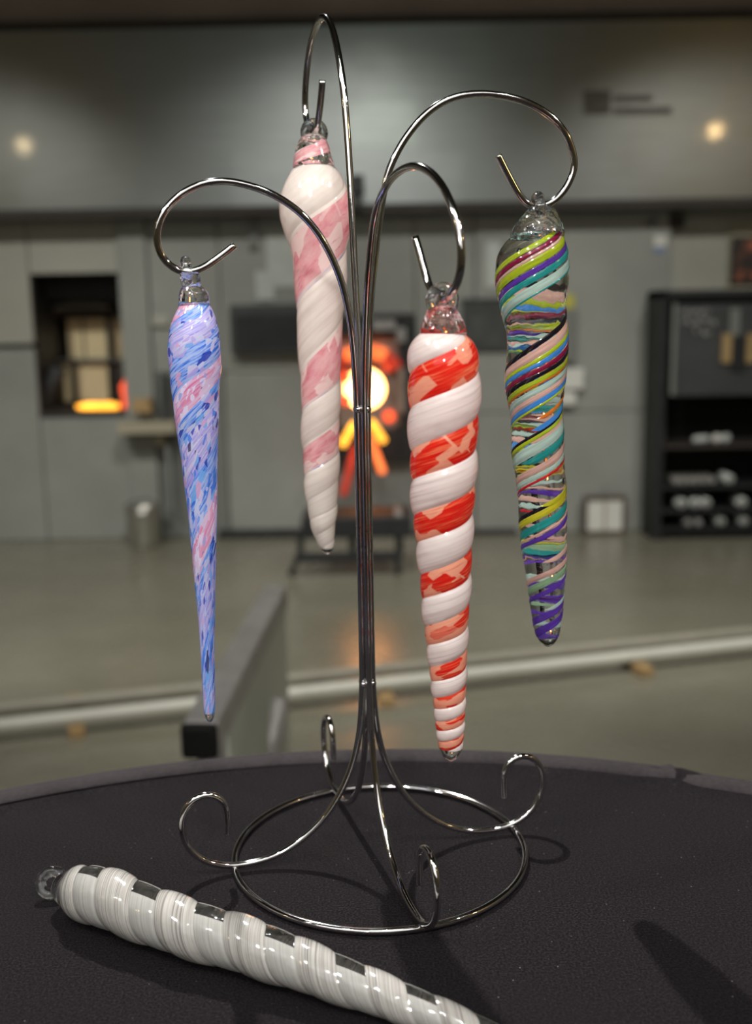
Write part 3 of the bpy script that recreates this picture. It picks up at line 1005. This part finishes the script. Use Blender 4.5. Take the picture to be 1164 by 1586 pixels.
# ================================================================== THE CHROME STAND
WR = 0.0018
PX0 = -0.005
stand2 = thing('ornament_stand', 'chrome wire ornament stand with four hooks and a ring base', 'ornament stand', (PX0, 0, T))
foot_t = [(.0027, .100), (.0032, .0928), (.0045, .0745), (.0082, .0568), (.0146, .0410), (.0240, .0264), (.0367, .0147), (.0515, .0068), (.0664, .0040), (.0802, .0045), (.0916, .0092), (.0995, .0178), (.1024, .0287), (.1007, .0383), (.0950, .0448), (.0876, .0463), (.0815, .0434), (.0785, .0368), (.0782, .0275), (.0785, .0229)]
HOOKS = dict(
    blue=(-166, [[0.0034, 0.2708], [0.005, 0.2902], [0.0088, 0.3093], [0.0144, 0.3235], [0.0213, 0.3353], [0.03, 0.3445], [0.04, 0.3511], [0.0509, 0.3555], [0.0648, 0.3584], [0.0771, 0.3567], [0.088, 0.351], [0.096, 0.3423], [0.099, 0.3328], [0.0976, 0.3247], [0.0936, 0.319], [0.0877, 0.3159], [0.0821, 0.3162], [0.0764, 0.3183], [0.0694, 0.3228], [0.062, 0.3283]]),
    multi=(9, [[0.0037, 0.2706], [0.0047, 0.29], [0.006, 0.306], [0.0079, 0.3218], [0.0105, 0.3406], [0.0141, 0.3592], [0.0184, 0.37], [0.0251, 0.3807], [0.0349, 0.3914], [0.0464, 0.3982], [0.0595, 0.4008], [0.0727, 0.4001], [0.086, 0.3972], [0.0979, 0.3912], [0.1064, 0.3829], [0.1111, 0.372], [0.1112, 0.3641], [0.1069, 0.3553], [0.1008, 0.3492], [0.0943, 0.3467], [0.0882, 0.3473], [0.0831, 0.3515], [0.0779, 0.3599], [0.0739, 0.3671], [0.0715, 0.3715]]),
    red=(-65, [[0.004, 0.2708], [0.0064, 0.2901], [0.0087, 0.3058], [0.0124, 0.3212], [0.0168, 0.3362], [0.023, 0.3462], [0.0325, 0.3534], [0.0442, 0.3578], [0.0591, 0.359], [0.0726, 0.3557], [0.0842, 0.3493], [0.0931, 0.3407], [0.0996, 0.331], [0.1028, 0.3204], [0.1022, 0.3113], [0.0978, 0.3048], [0.0916, 0.301], [0.0853, 0.2997], [0.0774, 0.3027], [0.0717, 0.3098], [0.067, 0.3184], [0.0615, 0.3277]]),
    pink=(108, [[0.0035, 0.2705], [0.0053, 0.2901], [0.0080, 0.3127], [0.0106, 0.3416], [0.0132, 0.367], [0.0163, 0.3861], [0.0196, 0.4021], [0.0243, 0.4154], [0.0313, 0.4293], [0.0399, 0.4406], [0.0502, 0.4476], [0.0630, 0.4491], [0.0771, 0.4446], [0.088, 0.4353], [0.0951, 0.4231], [0.0978, 0.4132], [0.0959, 0.4041], [0.0879, 0.3965], [0.0794, 0.3943], [0.0731, 0.3963], [0.0681, 0.4021], [0.0632, 0.4102], [0.0598, 0.4178]]))
FOOT_AZ = dict(blue=-166, multi=14, red=-72, pink=107)
HANG = {}
for nm, (az, pts) in HOOKS.items():
    a, af = math.radians(az), math.radians(FOOT_AZ[nm])
    up3 = lambda r, z, q: np.array([PX0 + r * math.cos(q), r * math.sin(q), T + z])
    ft = smooth_line(catmull(foot_t, 6), 4)[::-1]
    hk = catmull([(.0026, .2471)] + pts, 6)
    hk = smooth_line(hk, 6)
    stem = [(.0026, z) for z in np.linspace(.105, .243, 8)]
    line = [up3(r, z, af) for r, z in ft]
    for i, (r, z) in enumerate(stem):
        t = i / (len(stem) - 1)
        dq = (a - af + PI) % (2 * PI) - PI
        line.append(up3(r, z, af + dq * t))
    line += [up3(r, z, a) for r, z in hk]
    line = smooth_line(line, 3)
    mb = MB()
    tube_into(mb, line, WR, 16)
    mb.build('hook_wire', m['chrome'], stand2)
    half = hk[len(hk) // 2:]
    low = half[np.argmin(half[:, 1])]
    HANG[nm] = (up3(low[0], low[1], a), a)
mb = MB()
tube_into(mb, [(0.08 * math.cos(t), 0.08 * math.sin(t), T + WR + 0.0003) for t in np.linspace(0, 2 * PI, 120, endpoint=False)], WR, 16, closed=True)
mb.build('base_ring', m['chrome'], stand2)
for z in (0.2465, 0.0995):
    for k in range(4):
        a = math.radians(-166 + 90 * k + 45)
        mb = MB()
        b3 = np.array([PX0 + .0034 * math.cos(a), .0034 * math.sin(a), T + z])
        lathe_into(mb, [(.0019 * math.sin(t), -.0019 * math.cos(t)) for t in np.linspace(0.15, PI - 0.15, 8)], b3, 12)
        mb.build('weld_bead', m['chrome'], stand2)

# ================================================================== THE ICICLES
class Body:
    """a twisted glass icicle: centre line, radius and number of turns along its length"""

    def __init__(self, C, R, yN, lobes, e1=None, e2=None):
        C = np.array(C, float)
        s = np.r_[0, np.cumsum(np.linalg.norm(np.diff(C, axis=0), axis=1))]
        self.s, self.C, self.R = s, C, np.array(R, float)
        self.L = s[-1]
        self.sN, self.N = np.array([q for q, _ in yN]), np.array([q for _, q in yN])
        self.lobes = lobes
        self.e1 = np.array([1.0, 0, 0]) if e1 is None else e1
        self.e2 = np.array([0, 1.0, 0]) if e2 is None else e2

    def c(self, s):
        return np.stack([np.interp(s, self.s, self.C[:, i]) for i in range(3)], -1)

    def r(self, s):
        return np.interp(s, self.s, self.R)

    def n(self, s):
        return np.interp(s, self.sN, self.N)

    def inv(self, N):
        return np.interp(N, self.N, self.sN)

    def bulge(self, u):
        u = np.mod(u, 1.0)
        out = np.zeros_like(u)
        for (a, b, amp) in self.lobes:
            w = np.mod(u - a, 1.0) / (b - a)
            out = np.where(w <= 1.0, amp * np.power(np.clip(np.sin(PI * np.clip(w, 0, 1)), 0, 1), 0.6), out)
        return out

    def point(self, s, th, off=0.0):
        u = self.n(s) - th / (2 * PI)
        r = self.r(s) * (1 + self.bulge(u)) + off
        return self.c(s) + (r * np.cos(-th))[..., None] * self.e1 + (r * np.sin(-th))[..., None] * self.e2


def fine(rows, n=140):
    """resample (y, x, half) rows smoothly along y"""
    R = np.array(rows, float)
    q = catmull(R, 12)
    q = smooth_line(q, 10)
    y = np.linspace(q[0, 0], q[-1, 0], n)
    return np.stack([y, np.interp(y, q[:, 0], q[:, 1]), np.interp(y, q[:, 0], q[:, 2])], -1)


def band(body, name, u0, u1, mat, parent, s0=None, s1=None, off=0.0, mcols=10, per=56, edge=0.0, label=None, turn=None):
    s0 = 0.0 if s0 is None else s0
    s1 = body.L if s1 is None else s1
    Na, Nb = body.n(s0), body.n(s1)
    t0, t1 = Na - u1, Nb - u0
    if turn is not None:
        t0, t1 = max(t0, turn[0]), min(t1, turn[1])
        if t1 - t0 < 0.05:
            return None
    nt = max(8, int((t1 - t0) * per))
    th = np.linspace(t0, t1, nt + 1) * 2 * PI
    u = np.linspace(u0, u1, mcols + 1)
    TH, U = np.meshgrid(th, u, indexing='ij')
    Sg = np.clip(body.inv(TH / (2 * PI) + U), s0, s1)
    w = (U - u0) / (u1 - u0)
    o = off * np.power(np.clip(np.sin(PI * w), 0, 1), 0.5) + edge
    P = body.point(Sg, TH, o)
    vs = P.reshape(-1, 3)
    arc = np.r_[0, np.cumsum(np.linalg.norm(np.diff(P[:, mcols // 2], axis=0), axis=1))]
    fs, uvs = [], []
    for i in range(nt):
        for j in range(mcols):
            q = Sg[i:i + 2, j:j + 2]
            if q.max() - q.min() < 1e-7 and (abs(q.max() - s0) < 1e-7 or abs(q.max() - s1) < 1e-7):
                continue
            a, b = i * (mcols + 1) + j, (i + 1) * (mcols + 1) + j
            fs.append((a, a + 1, b + 1, b))
    me = bpy.data.meshes.new(name)
    me.from_pydata([tuple(map(float, v)) for v in vs], [], fs)
    uvl = me.uv_layers.new(name='UVMap')
    mc = mcols + 1
    for lp in me.loops:
        i, j = divmod(lp.vertex_index, mc)
        uvl.data[lp.index].uv = (float(w[0, j]), float(arc[i]))
    for p in me.polygons:
        p.use_smooth = True
    # drop loose vertices
    bm = bmesh.new(); bm.from_mesh(me)
    bmesh.ops.delete(bm, geom=[v for v in bm.verts if not v.link_faces], context='VERTS')
    bm.to_mesh(me); bm.free()
    o = link(name, me, mat, parent)
    if label:
        o['label'] = label
    return o


def solid(body, name, mat, parent, s0=None, s1=None, shrink=0.0, seg=64, ns=200, lobes=True):
    s0 = 0.0 if s0 is None else s0
    s1 = body.L if s1 is None else s1
    ss = np.linspace(s0, s1, ns)
    th = np.linspace(0, 2 * PI, seg, endpoint=False)
    SS, TH = np.meshgrid(ss, th, indexing='ij')
    if lobes:
        P = body.point(SS, TH, -shrink)
    else:
        r = np.maximum(body.r(SS) - shrink, 0.0003)
        P = body.c(SS) + (r * np.cos(-TH))[..., None] * body.e1 + (r * np.sin(-TH))[..., None] * body.e2
    mb = MB()
    vs = list(P.reshape(-1, 3))
    fs = []
    for i in range(ns - 1):
        for k in range(seg):
            l = (k + 1) % seg
            fs.append((i * seg + k, i * seg + l, (i + 1) * seg + l, (i + 1) * seg + k))
    fs.append(tuple(range(seg))[::-1])
    fs.append(tuple((ns - 1) * seg + k for k in range(seg)))
    mb.add(vs, fs)
    return mb.build(name, mat, parent)


def ring_loop(centre, axis, parent, R=0.0052, r=0.0027, stretch=1.0):
    ax = np.array(axis, float); ax /= np.linalg.norm(ax)
    e1 = np.array([0, 0, 1.0]) - ax * ax[2]
    e1 /= np.linalg.norm(e1)
    e2 = np.cross(ax, e1)
    mb = MB()
    tube_into(mb, [centre + R * (math.cos(t) * e1 * stretch + math.sin(t) * e2) for t in np.linspace(0, 2 * PI, 40, endpoint=False)], r, 14, closed=True)
    return mb.build('hanging_loop', m['cap_glass'], parent)


def hung(key, rows, cap_rows, ny, lobes, sc=1.0):
    P, a = HANG[key]
    Y = P[1]
    fr_ = fine(rows)
    k = lambda y, x: float((at(x, y, Y) - CAM) @ _fw) / F_PX
    C = np.array([at(x, y, Y) for y, x, h in fr_])
    R = sc * np.array([h * k(y, x) for y, x, h in fr_])
    s = np.r_[0, np.cumsum(np.linalg.norm(np.diff(C, axis=0), axis=1))]
    sy = lambda y: float(np.interp(y, fr_[:, 0], s))
    body = Body(C, R, [(sy(y) if fr_[0, 0] <= y <= fr_[-1, 0] else (y - fr_[0, 0]) * s[-1] / (fr_[-1, 0] - fr_[0, 0]), n) for y, n in ny], lobes)
    fc = fine(cap_rows, 40)
    Cc = np.array([at(x, y, Y) for y, x, h in fc])
    Rc = np.array([h * k(y, x) for y, x, h in fc])
    capb = Body(Cc, Rc, [(0, 0), (1, 0)], [])
    return P, a, body, capb, sy


WHITE_STOPS = [(0.25, (0.62, 0.56, 0.54)), (0.45, (0.82, 0.75, 0.72)), (0.7, (0.93, 0.89, 0.87))]
mat_white = stripes_mat('milk_glass', WHITE_STOPS, 10, 14, None, 0.35, dark=(0.35, 0.30, 0.34), dark_amt=0.45)
mat_red = stripes_mat('red_glass', [(0.30, (0.70, 0.010, 0.008)), (0.50, (0.82, 0.030, 0.018)), (0.60, (0.90, 0.16, 0.07)), (0.76, (0.97, 0.52, 0.34))], 14, 34, (0.98, 0.56, 0.38), 0.45, dark=(0.55, 0.004, 0.004), dark_amt=0.8)
mat_pink = stripes_mat('pink_glass', [(0.25, (0.62, 0.14, 0.19)), (0.45, (0.82, 0.38, 0.41)), (0.7, (0.88, 0.58, 0.58))], 4, 60, (0.95, 0.80, 0.76), 0.4, dark=(0.65, 0.12, 0.22), dark_amt=0.5)
mat_cream = stripes_mat('cream_milk_glass', [(0.3, (0.74, 0.66, 0.60)), (0.6, (0.88, 0.82, 0.76))], 8, 18, None, 0.35)
mat_lilac = stripes_mat('lilac_chip', [(0.34, (0.20, 0.16, 0.40)), (0.40, (0.55, 0.55, 0.78)), (0.46, (0.80, 0.66, 0.64)), (0.7, (0.88, 0.78, 0.74))], 1, 42, None, 0.3)
CHIPS = [(0.0, (0.02, 0.05, 0.42)), (0.08, (0.06, 0.24, 0.80)), (0.30, (0.20, 0.48, 0.88)), (0.45, (0.66, 0.72, 0.88)), (0.62, (0.52, 0.44, 0.78)), (0.76, (0.74, 0.68, 0.84)), (0.88, (0.80, 0.44, 0.60)), (0.96, (0.05, 0.04, 0.12))]
mat_b1 = stripes_mat('blue_streak', [(0.28, (0.03, 0.08, 0.60)), (0.42, (0.07, 0.24, 0.80)), (0.52, (0.38, 0.54, 0.90)), (0.75, (0.68, 0.74, 0.90))], 12, 70, None, 0.4, dark=(0.02, 0.04, 0.30), dark_amt=0.8, chips=CHIPS, chip_scale=(4.5, 230, 1), chip_amt=0.5)
mat_b2 = stripes_mat('lavender_streak', [(0.25, (0.20, 0.16, 0.68)), (0.42, (0.46, 0.42, 0.82)), (0.65, (0.77, 0.74, 0.88))], 14, 40, None, 0.4, dark=(0.03, 0.06, 0.55), dark_amt=0.9, chips=CHIPS, chip_scale=(6, 380, 1), chip_amt=0.35)
mat_b3 = stripes_mat('rose_streak', [(0.25, (0.78, 0.12, 0.30)), (0.42, (0.84, 0.34, 0.48)), (0.65, (0.84, 0.60, 0.74))], 10, 40, (0.78, 0.70, 0.84), 0.4, dark=(0.30, 0.08, 0.45), dark_amt=0.7, chips=[(0.0, (0.86, 0.80, 0.92)), (0.5, (0.90, 0.62, 0.74)), (0.75, (0.35, 0.45, 0.85)), (0.9, (0.10, 0.08, 0.35))], chip_scale=(6, 380, 1), chip_amt=0.35)
mat_w = stripes_mat('white_thread_glass', [(0.36, (0.17, 0.165, 0.16)), (0.46, (0.36, 0.345, 0.32)), (0.66, (0.52, 0.505, 0.48))], 30, 7, None, 0.25, dark=(0.05, 0.05, 0.05), dark_amt=0.6)
mat_w2 = stripes_mat('frosted_thread_glass', [(0.3, (0.28, 0.28, 0.265)), (0.6, (0.45, 0.445, 0.42))], 20, 8, None, 0.3)


def solid_col(name, col, trans=0.45):
    k = NT(name)
    k.p(Roughness=0.05)
    k.b.inputs['Coat Weight'].default_value = 1.0
    k.b.inputs['Coat Roughness'].default_value = 0.10
    k.b.inputs['Coat IOR'].default_value = 1.65
    n = k.noise(k.coord('UV', (3, 45, 1)), 1.0, 3)
    c = k.ramp(n, [(0.3, tuple(x * 0.65 for x in col)), (0.7, col)])
    k.color(c)
    k.translucent(trans, c)
    return k.m


def finish(t, P, a, capb, glass='cap_glass'):
    solid(capb, 'cap', m[glass], t, seg=40, ns=40, lobes=False)
    ring_loop(P + np.array([0, 0, -0.0003]), (math.cos(a), math.sin(a), 0), t)


# ---- red and white
P, a, body, capb, sy = hung('red',
    [(516, 684, 34), (524, 685, 43), (538, 686, 51), (560, 687, 55), (600, 687, 55.5), (640, 687, 55), (700, 686, 52), (760, 686, 50), (800, 685.5, 47), (850, 688, 43), (900, 689.5, 39.5), (950, 690, 36), (1000, 692, 31.5), (1050, 694, 28), (1100, 696, 24), (1135, 697, 21.5), (1160, 697.5, 17.5), (1174, 698, 9), (1178, 698, 3)],
    [(473, 684, 9), (478, 684, 22), (488, 685, 27), (500, 686, 33), (512, 686, 36), (518, 686, 36.5), (523, 686, 34)],
    [(500, -0.15), (522, 0.08), (575, .475), (695, 1.475), (795, 2.475), (888, 3.475), (968, 4.475), (1031, 5.475), (1079, 6.475), (1115, 7.475), (1146, 8.475), (1180, 9.4)],
    [(0.0, 0.46, 0.07), (0.46, 1.0, 0.12)], 0.94)
t = thing('glass_icicle', 'red and white striped candy cane glass icicle hanging on the front hook', 'ornament', P, 'glass icicle ornaments')
end = sy(1157)
band(body, 'white_twist', 0.46, 1.0, mat_white, t, s1=end)
band(body, 'red_twist', 0.0, 0.46, mat_red, t, s1=end)
solid(body, 'tip', m['clear_glass'], t, s0=end - 0.0004, seg=40, ns=24)
finish(t, P, a, capb, 'rosy_cap_glass')

# ---- pink and cream
P, a, body, capb, sy = hung('pink',
    [(258, 485, 30), (266, 486, 38), (280, 488, 46), (300, 489, 53), (320, 491, 56), (340, 492, 55), (370, 493, 48.5), (400, 494, 42), (430, 494.5, 41), (470, 495, 38), (510, 496, 35), (550, 496, 33.5), (600, 496, 31), (640, 496.5, 30), (680, 496.5, 29.5), (720, 497, 28), (760, 498, 26), (800, 499, 21.5), (820, 501, 18), (840, 504, 13.5), (852, 506, 9), (858, 507, 3)],
    [(208, 484, 10), (214, 484, 19), (224, 484, 24), (236, 484, 27.5), (250, 485, 30.5), (262, 486, 33), (272, 487, 34)],
    [(200, -.40), (262, -.08), (385, .50), (585, 1.50), (698, 2.50), (780, 3.50), (834, 4.50), (860, 5.2)],
    [(0.0, 0.50, 0.035), (0.50, 1.0, 0.11)], 0.95)
t = thing('glass_icicle', 'cream and pink twisted glass icicle hanging on the tallest hook', 'ornament', P, 'glass icicle ornaments')
end = sy(848)
e_p = sy(745)
band(body, 'cream_twist', 0.50, 1.0, mat_cream, t, s1=end)
s_p = sy(296)
band(body, 'pink_twist', 0.03, 0.46, mat_pink, t, s0=s_p, s1=e_p)
band(body, 'cream_twist_top', 0.03, 0.46, mat_cream, t, s1=s_p + 0.0002)
band(body, 'cream_twist_end', 0.03, 0.46, mat_cream, t, s0=e_p - 0.0002, s1=end)
band(body, 'lilac_edge', 0.46, 0.50, mat_lilac, t, s1=end, mcols=4)
band(body, 'cream_edge', 0.0, 0.03, mat_cream, t, s1=end, mcols=4)
solid(body, 'tip', m['clear_glass'], t, s0=end - 0.0004, seg=40, ns=24)
wisp = Body(capb.C, capb.R, [(-0.001, -0.15), (capb.L, 1.05)], [])
band(wisp, 'pink_wisp', 0.0, 0.36, mat_pink, t, s0=0.12 * capb.L, s1=0.86 * capb.L, edge=0.00012, mcols=5)
finish(t, P, a, capb)

# ---- blue
P, a, body, capb, sy = hung('blue',
    [(470, 301, 22), (478, 301, 26), (490, 301, 31), (505, 301, 36), (525, 300.5, 39), (545, 301, 40), (570, 302, 39), (600, 302, 36.5), (650, 305, 33), (700, 308, 28.5), (750, 311, 25), (800, 313.5, 21.7), (850, 315.5, 19), (900, 317.5, 16), (950, 319.5, 13.2), (1000, 321, 11), (1050, 322.5, 9.7), (1090, 324, 9), (1108, 324.5, 7.5), (1117, 325, 3)],
    [(424, 296, 11), (430, 296.5, 13.5), (441, 297, 14), (447, 298, 18), (454, 300, 22.5), (464, 300.5, 23.5), (474, 301, 24.5), (482, 301, 24)],
    [(440, -.25), (480, 0.1), (530, .5), (590, .9), (680, 1.35), (790, 1.8), (920, 2.3), (1117, 3.1)],
    [(0.0, 0.30, 0.03), (0.30, 0.62, 0.02), (0.62, 1.0, 0.035)])
t = thing('glass_icicle', 'slender blue, lavender and rose glass icicle hanging on the left hook', 'ornament', P, 'glass icicle ornaments')
end = sy(1104)
band(body, 'lavender_twist', 0.0, 0.30, mat_b2, t, s1=end, per=40)
band(body, 'blue_twist', 0.30, 0.62, mat_b1, t, s1=end, per=40)
band(body, 'rose_twist', 0.62, 0.84, mat_b3, t, s1=sy(900), per=40)
band(body, 'pale_twist', 0.62, 0.84, mat_b1, t, s0=sy(900) - 0.0002, s1=end, per=40)
band(body, 'blue_twist', 0.84, 1.0, mat_b1, t, s1=end, per=40)
solid(body, 'tip', m['clear_glass'], t, s0=end - 0.0004, seg=32, ns=20)
finish(t, P, a, capb)

# ---- rainbow ribbons in clear glass
P, a, body, capb, sy = hung('multi',
    [(362, 831, 36), (370, 829, 43), (384, 826, 50), (400, 824, 54), (430, 823.5, 55), (460, 824, 52.5), (485, 826, 48.5), (510, 831, 46), (540, 832, 45.5), (570, 830, 46), (600, 828, 44), (630, 829, 40), (660, 832, 39), (700, 832, 39.5), (750, 838, 36.5), (800, 840, 36), (850, 842, 34), (880, 844, 31.5), (900, 845, 28.5), (940, 846, 24.5), (970, 847, 20.5), (985, 847.5, 16.5), (996, 848, 10), (1001, 848, 3)],
    [(319, 838, 12), (323, 838, 20), (330, 837, 25), (340, 835, 33), (352, 833, 39), (364, 832, 42), (372, 831, 40), (378, 830, 36)],
    [(330, -.22), (370, 0), (560, 1), (710, 2), (830, 3), (925, 4), (1003, 5)],
    [(0.0, 0.5, 0.03), (0.5, 1.0, 0.03)])
t = thing('glass_icicle', 'clear glass icicle wrapped in rainbow ribbons hanging on the right hook', 'ornament', P, 'glass icicle ornaments')
solid(body, 'clear_body', m['clear_glass'], t, seg=72, ns=260)
LIME, MINT, PEACH, BLACK, MAROON, PURPLE, TEAL, BLUE, ORANGE, RED = (0.50, 0.62, 0.03), (0.55, 0.74, 0.66), (0.85, 0.52, 0.44), (0.015, 0.012, 0.02), (0.30, 0.015, 0.06), (0.13, 0.05, 0.45), (0.03, 0.36, 0.34), (0.07, 0.30, 0.80), (0.80, 0.22, 0.03), (0.70, 0.02, 0.03)
YELLOW, GREEN = (0.72, 0.68, 0.04), (0.36, 0.58, 0.34)
RIBC = {}
RIB = [(379, 9, LIME), (389, 8, MAROON), (397, 5, PEACH), (406, 13, LIME), (419, 9, PURPLE), (430, 11, TEAL), (447, 16, MINT), (455, 3, TEAL),
       (497, 16, BLUE, 0.5, 1.02), (478, 9, ORANGE, 0.5, 1.0), (515, 9, PEACH, 0.55, 1.05),
       (527, 9, BLACK), (540, 15, PEACH), (552, 8, LIME), (560, 8, BLUE), (569, 8, MAROON), (577, 7, BLACK), (586, 9, LIME), (591, 4, ORANGE), (600, 10, MINT), (610, 9, PEACH), (619, 9, BLUE), (625, 4, LIME),
       (645, 12, YELLOW, 0.5, 1.0), (655, 7, ORANGE, 0.5, 1.0),
       (663, 5, BLACK), (669, 7, LIME), (684, 19, MINT), (701, 12, TEAL, -0.6, 0.1), (717, 11, PEACH), (727, 8, MINT), (734, 4, RED),
       (752, 10, PEACH, 0.5, 1.0), (777, 6, BLACK), (786, 11, YELLOW), (803, 13, TEAL, -0.3, 0.6), (814, 4, PEACH), (822, 9, PURPLE), (846, 9, MINT, 0.45, 1.0),
       (880, 9, PEACH), (893, 11, GREEN), (908, 8, PURPLE), (926, 7, MINT, 0.4, 1.0), (945, 12, PURPLE), (964, 13, PURPLE)]
for i, q in enumerate(RIB):
    y, w, col = q[:3]
    lo, hi = q[3:] if len(q) > 3 else (-0.52, 0.52)
    nm = 'ribbon_glass_%d' % [id(c) for c in (LIME, MINT, PEACH, BLACK, MAROON, PURPLE, TEAL, BLUE, ORANGE, RED, YELLOW, GREEN)].index(id(col))
    if nm not in RIBC:
        RIBC[nm] = solid_col(nm, col)
    Nc = float(body.n(sy(y)))
    du = float(body.n(sy(y + w / 2)) - body.n(sy(y - w / 2)))
    u = Nc - 0.25
    band(body, 'ribbon', u - du / 2, u + du / 2, RIBC[nm], t, s0=max(0.0, float(body.inv(Nc + lo))), s1=min(float(body.inv(Nc + hi)), sy(986)), off=0.0002, edge=0.0001 + 0.00002 * (i % 4), mcols=5, per=52)
finish(t, P, a, capb)

# ---- white icicle lying on the cloth
rows = [(112, 1376, .0105), (122, 1379, .0128), (140, 1385, .0143), (165, 1393, .0147), (200, 1406, .0140), (250, 1426, .0137), (300, 1442, .0133), (350, 1457, .0129), (400, 1472, .0124), (470, 1498, .0112), (540, 1524, .0099), (610, 1551, .0088), (660, 1570, .0081)]
C = [onz(x, y, T + r) for x, y, r in rows]
d_ = np.array(C[-1]) - np.array(C[-4]); d_[2] = 0; d_ /= np.linalg.norm(d_)
last = np.array(C[-1])
for ds, r in ((.012, .0074), (.024, .0066), (.036, .0056), (.044, .0046), (.049, .0034), (.052, .0012)):
    q = last + d_ * ds
    C.append(np.array([q[0], q[1], T + max(r, .0046)]))
    rows.append((0, 0, r))
C = np.array(C)
CR = np.c_[C, [r[2] for r in rows]]
CR = smooth_line(catmull(CR, 8), 8)
s = np.r_[0, np.cumsum(np.linalg.norm(np.diff(CR[:, :3], axis=0), axis=1))]
d0 = C[8] - C[2]; d0 /= np.linalg.norm(d0)
side = np.cross(d0, [0, 0, 1.0]); side /= np.linalg.norm(side)
upv = np.cross(side, d0)
CR[:, 2] += 0.0006
# e1, e2 chosen so that the twist has the same hand as in the hanging ones
body = Body(CR[:, :3], CR[:, 3] * 0.89, [(-.02, -.6), (0, 0), (.035, 1.0), (.072, 2.0), (.110, 3.0), (.147, 4.0), (.182, 5.0), (.215, 6.0), (.26, 7.4)], [(0.0, 0.58, 0.13), (0.58, 1.0, 0.04)], side, -upv)
body.e1, body.e2 = side, np.cross(d0, side) * -1
t = thing('glass_icicle', 'milky white twisted glass icicle lying on the dark cloth', 'ornament', (C[0][0], C[0][1], T), 'glass icicle ornaments')
endw = body.L - 0.006
solid(body, 'clear_body', m['clear_glass'], t, shrink=0.0002, seg=56, ns=200)
band(body, 'white_twist', 0.0, 0.58, mat_w, t, s1=endw, edge=0.00015)
for k in range(-2, 9):
    band(body, 'frosted_twist', 0.58, 1.0, mat_w2, t, s1=endw, edge=0.00012, turn=(k + 0.800, k + 1.650))
cc = [onz(x, y, T + z) for x, y, z in ((92, 1372, .0105), (98, 1373, .011), (104, 1375, .0112), (112, 1377, .0115), (120, 1379, .0122))]
capb = Body(np.array(cc), [.0062, .0078, .0088, .0100, .0112], [(0, 0), (1, 0)], [], side, upv)
solid(capb, 'cap', m['clear_glass'], t, seg=36, ns=24, lobes=False)
lc = onz(80, 1367, T + 0.008)
ring_loop(lc, np.array([0.15, -0.75, 0.55]), t, R=0.0056, r=0.0029, stretch=1.0)
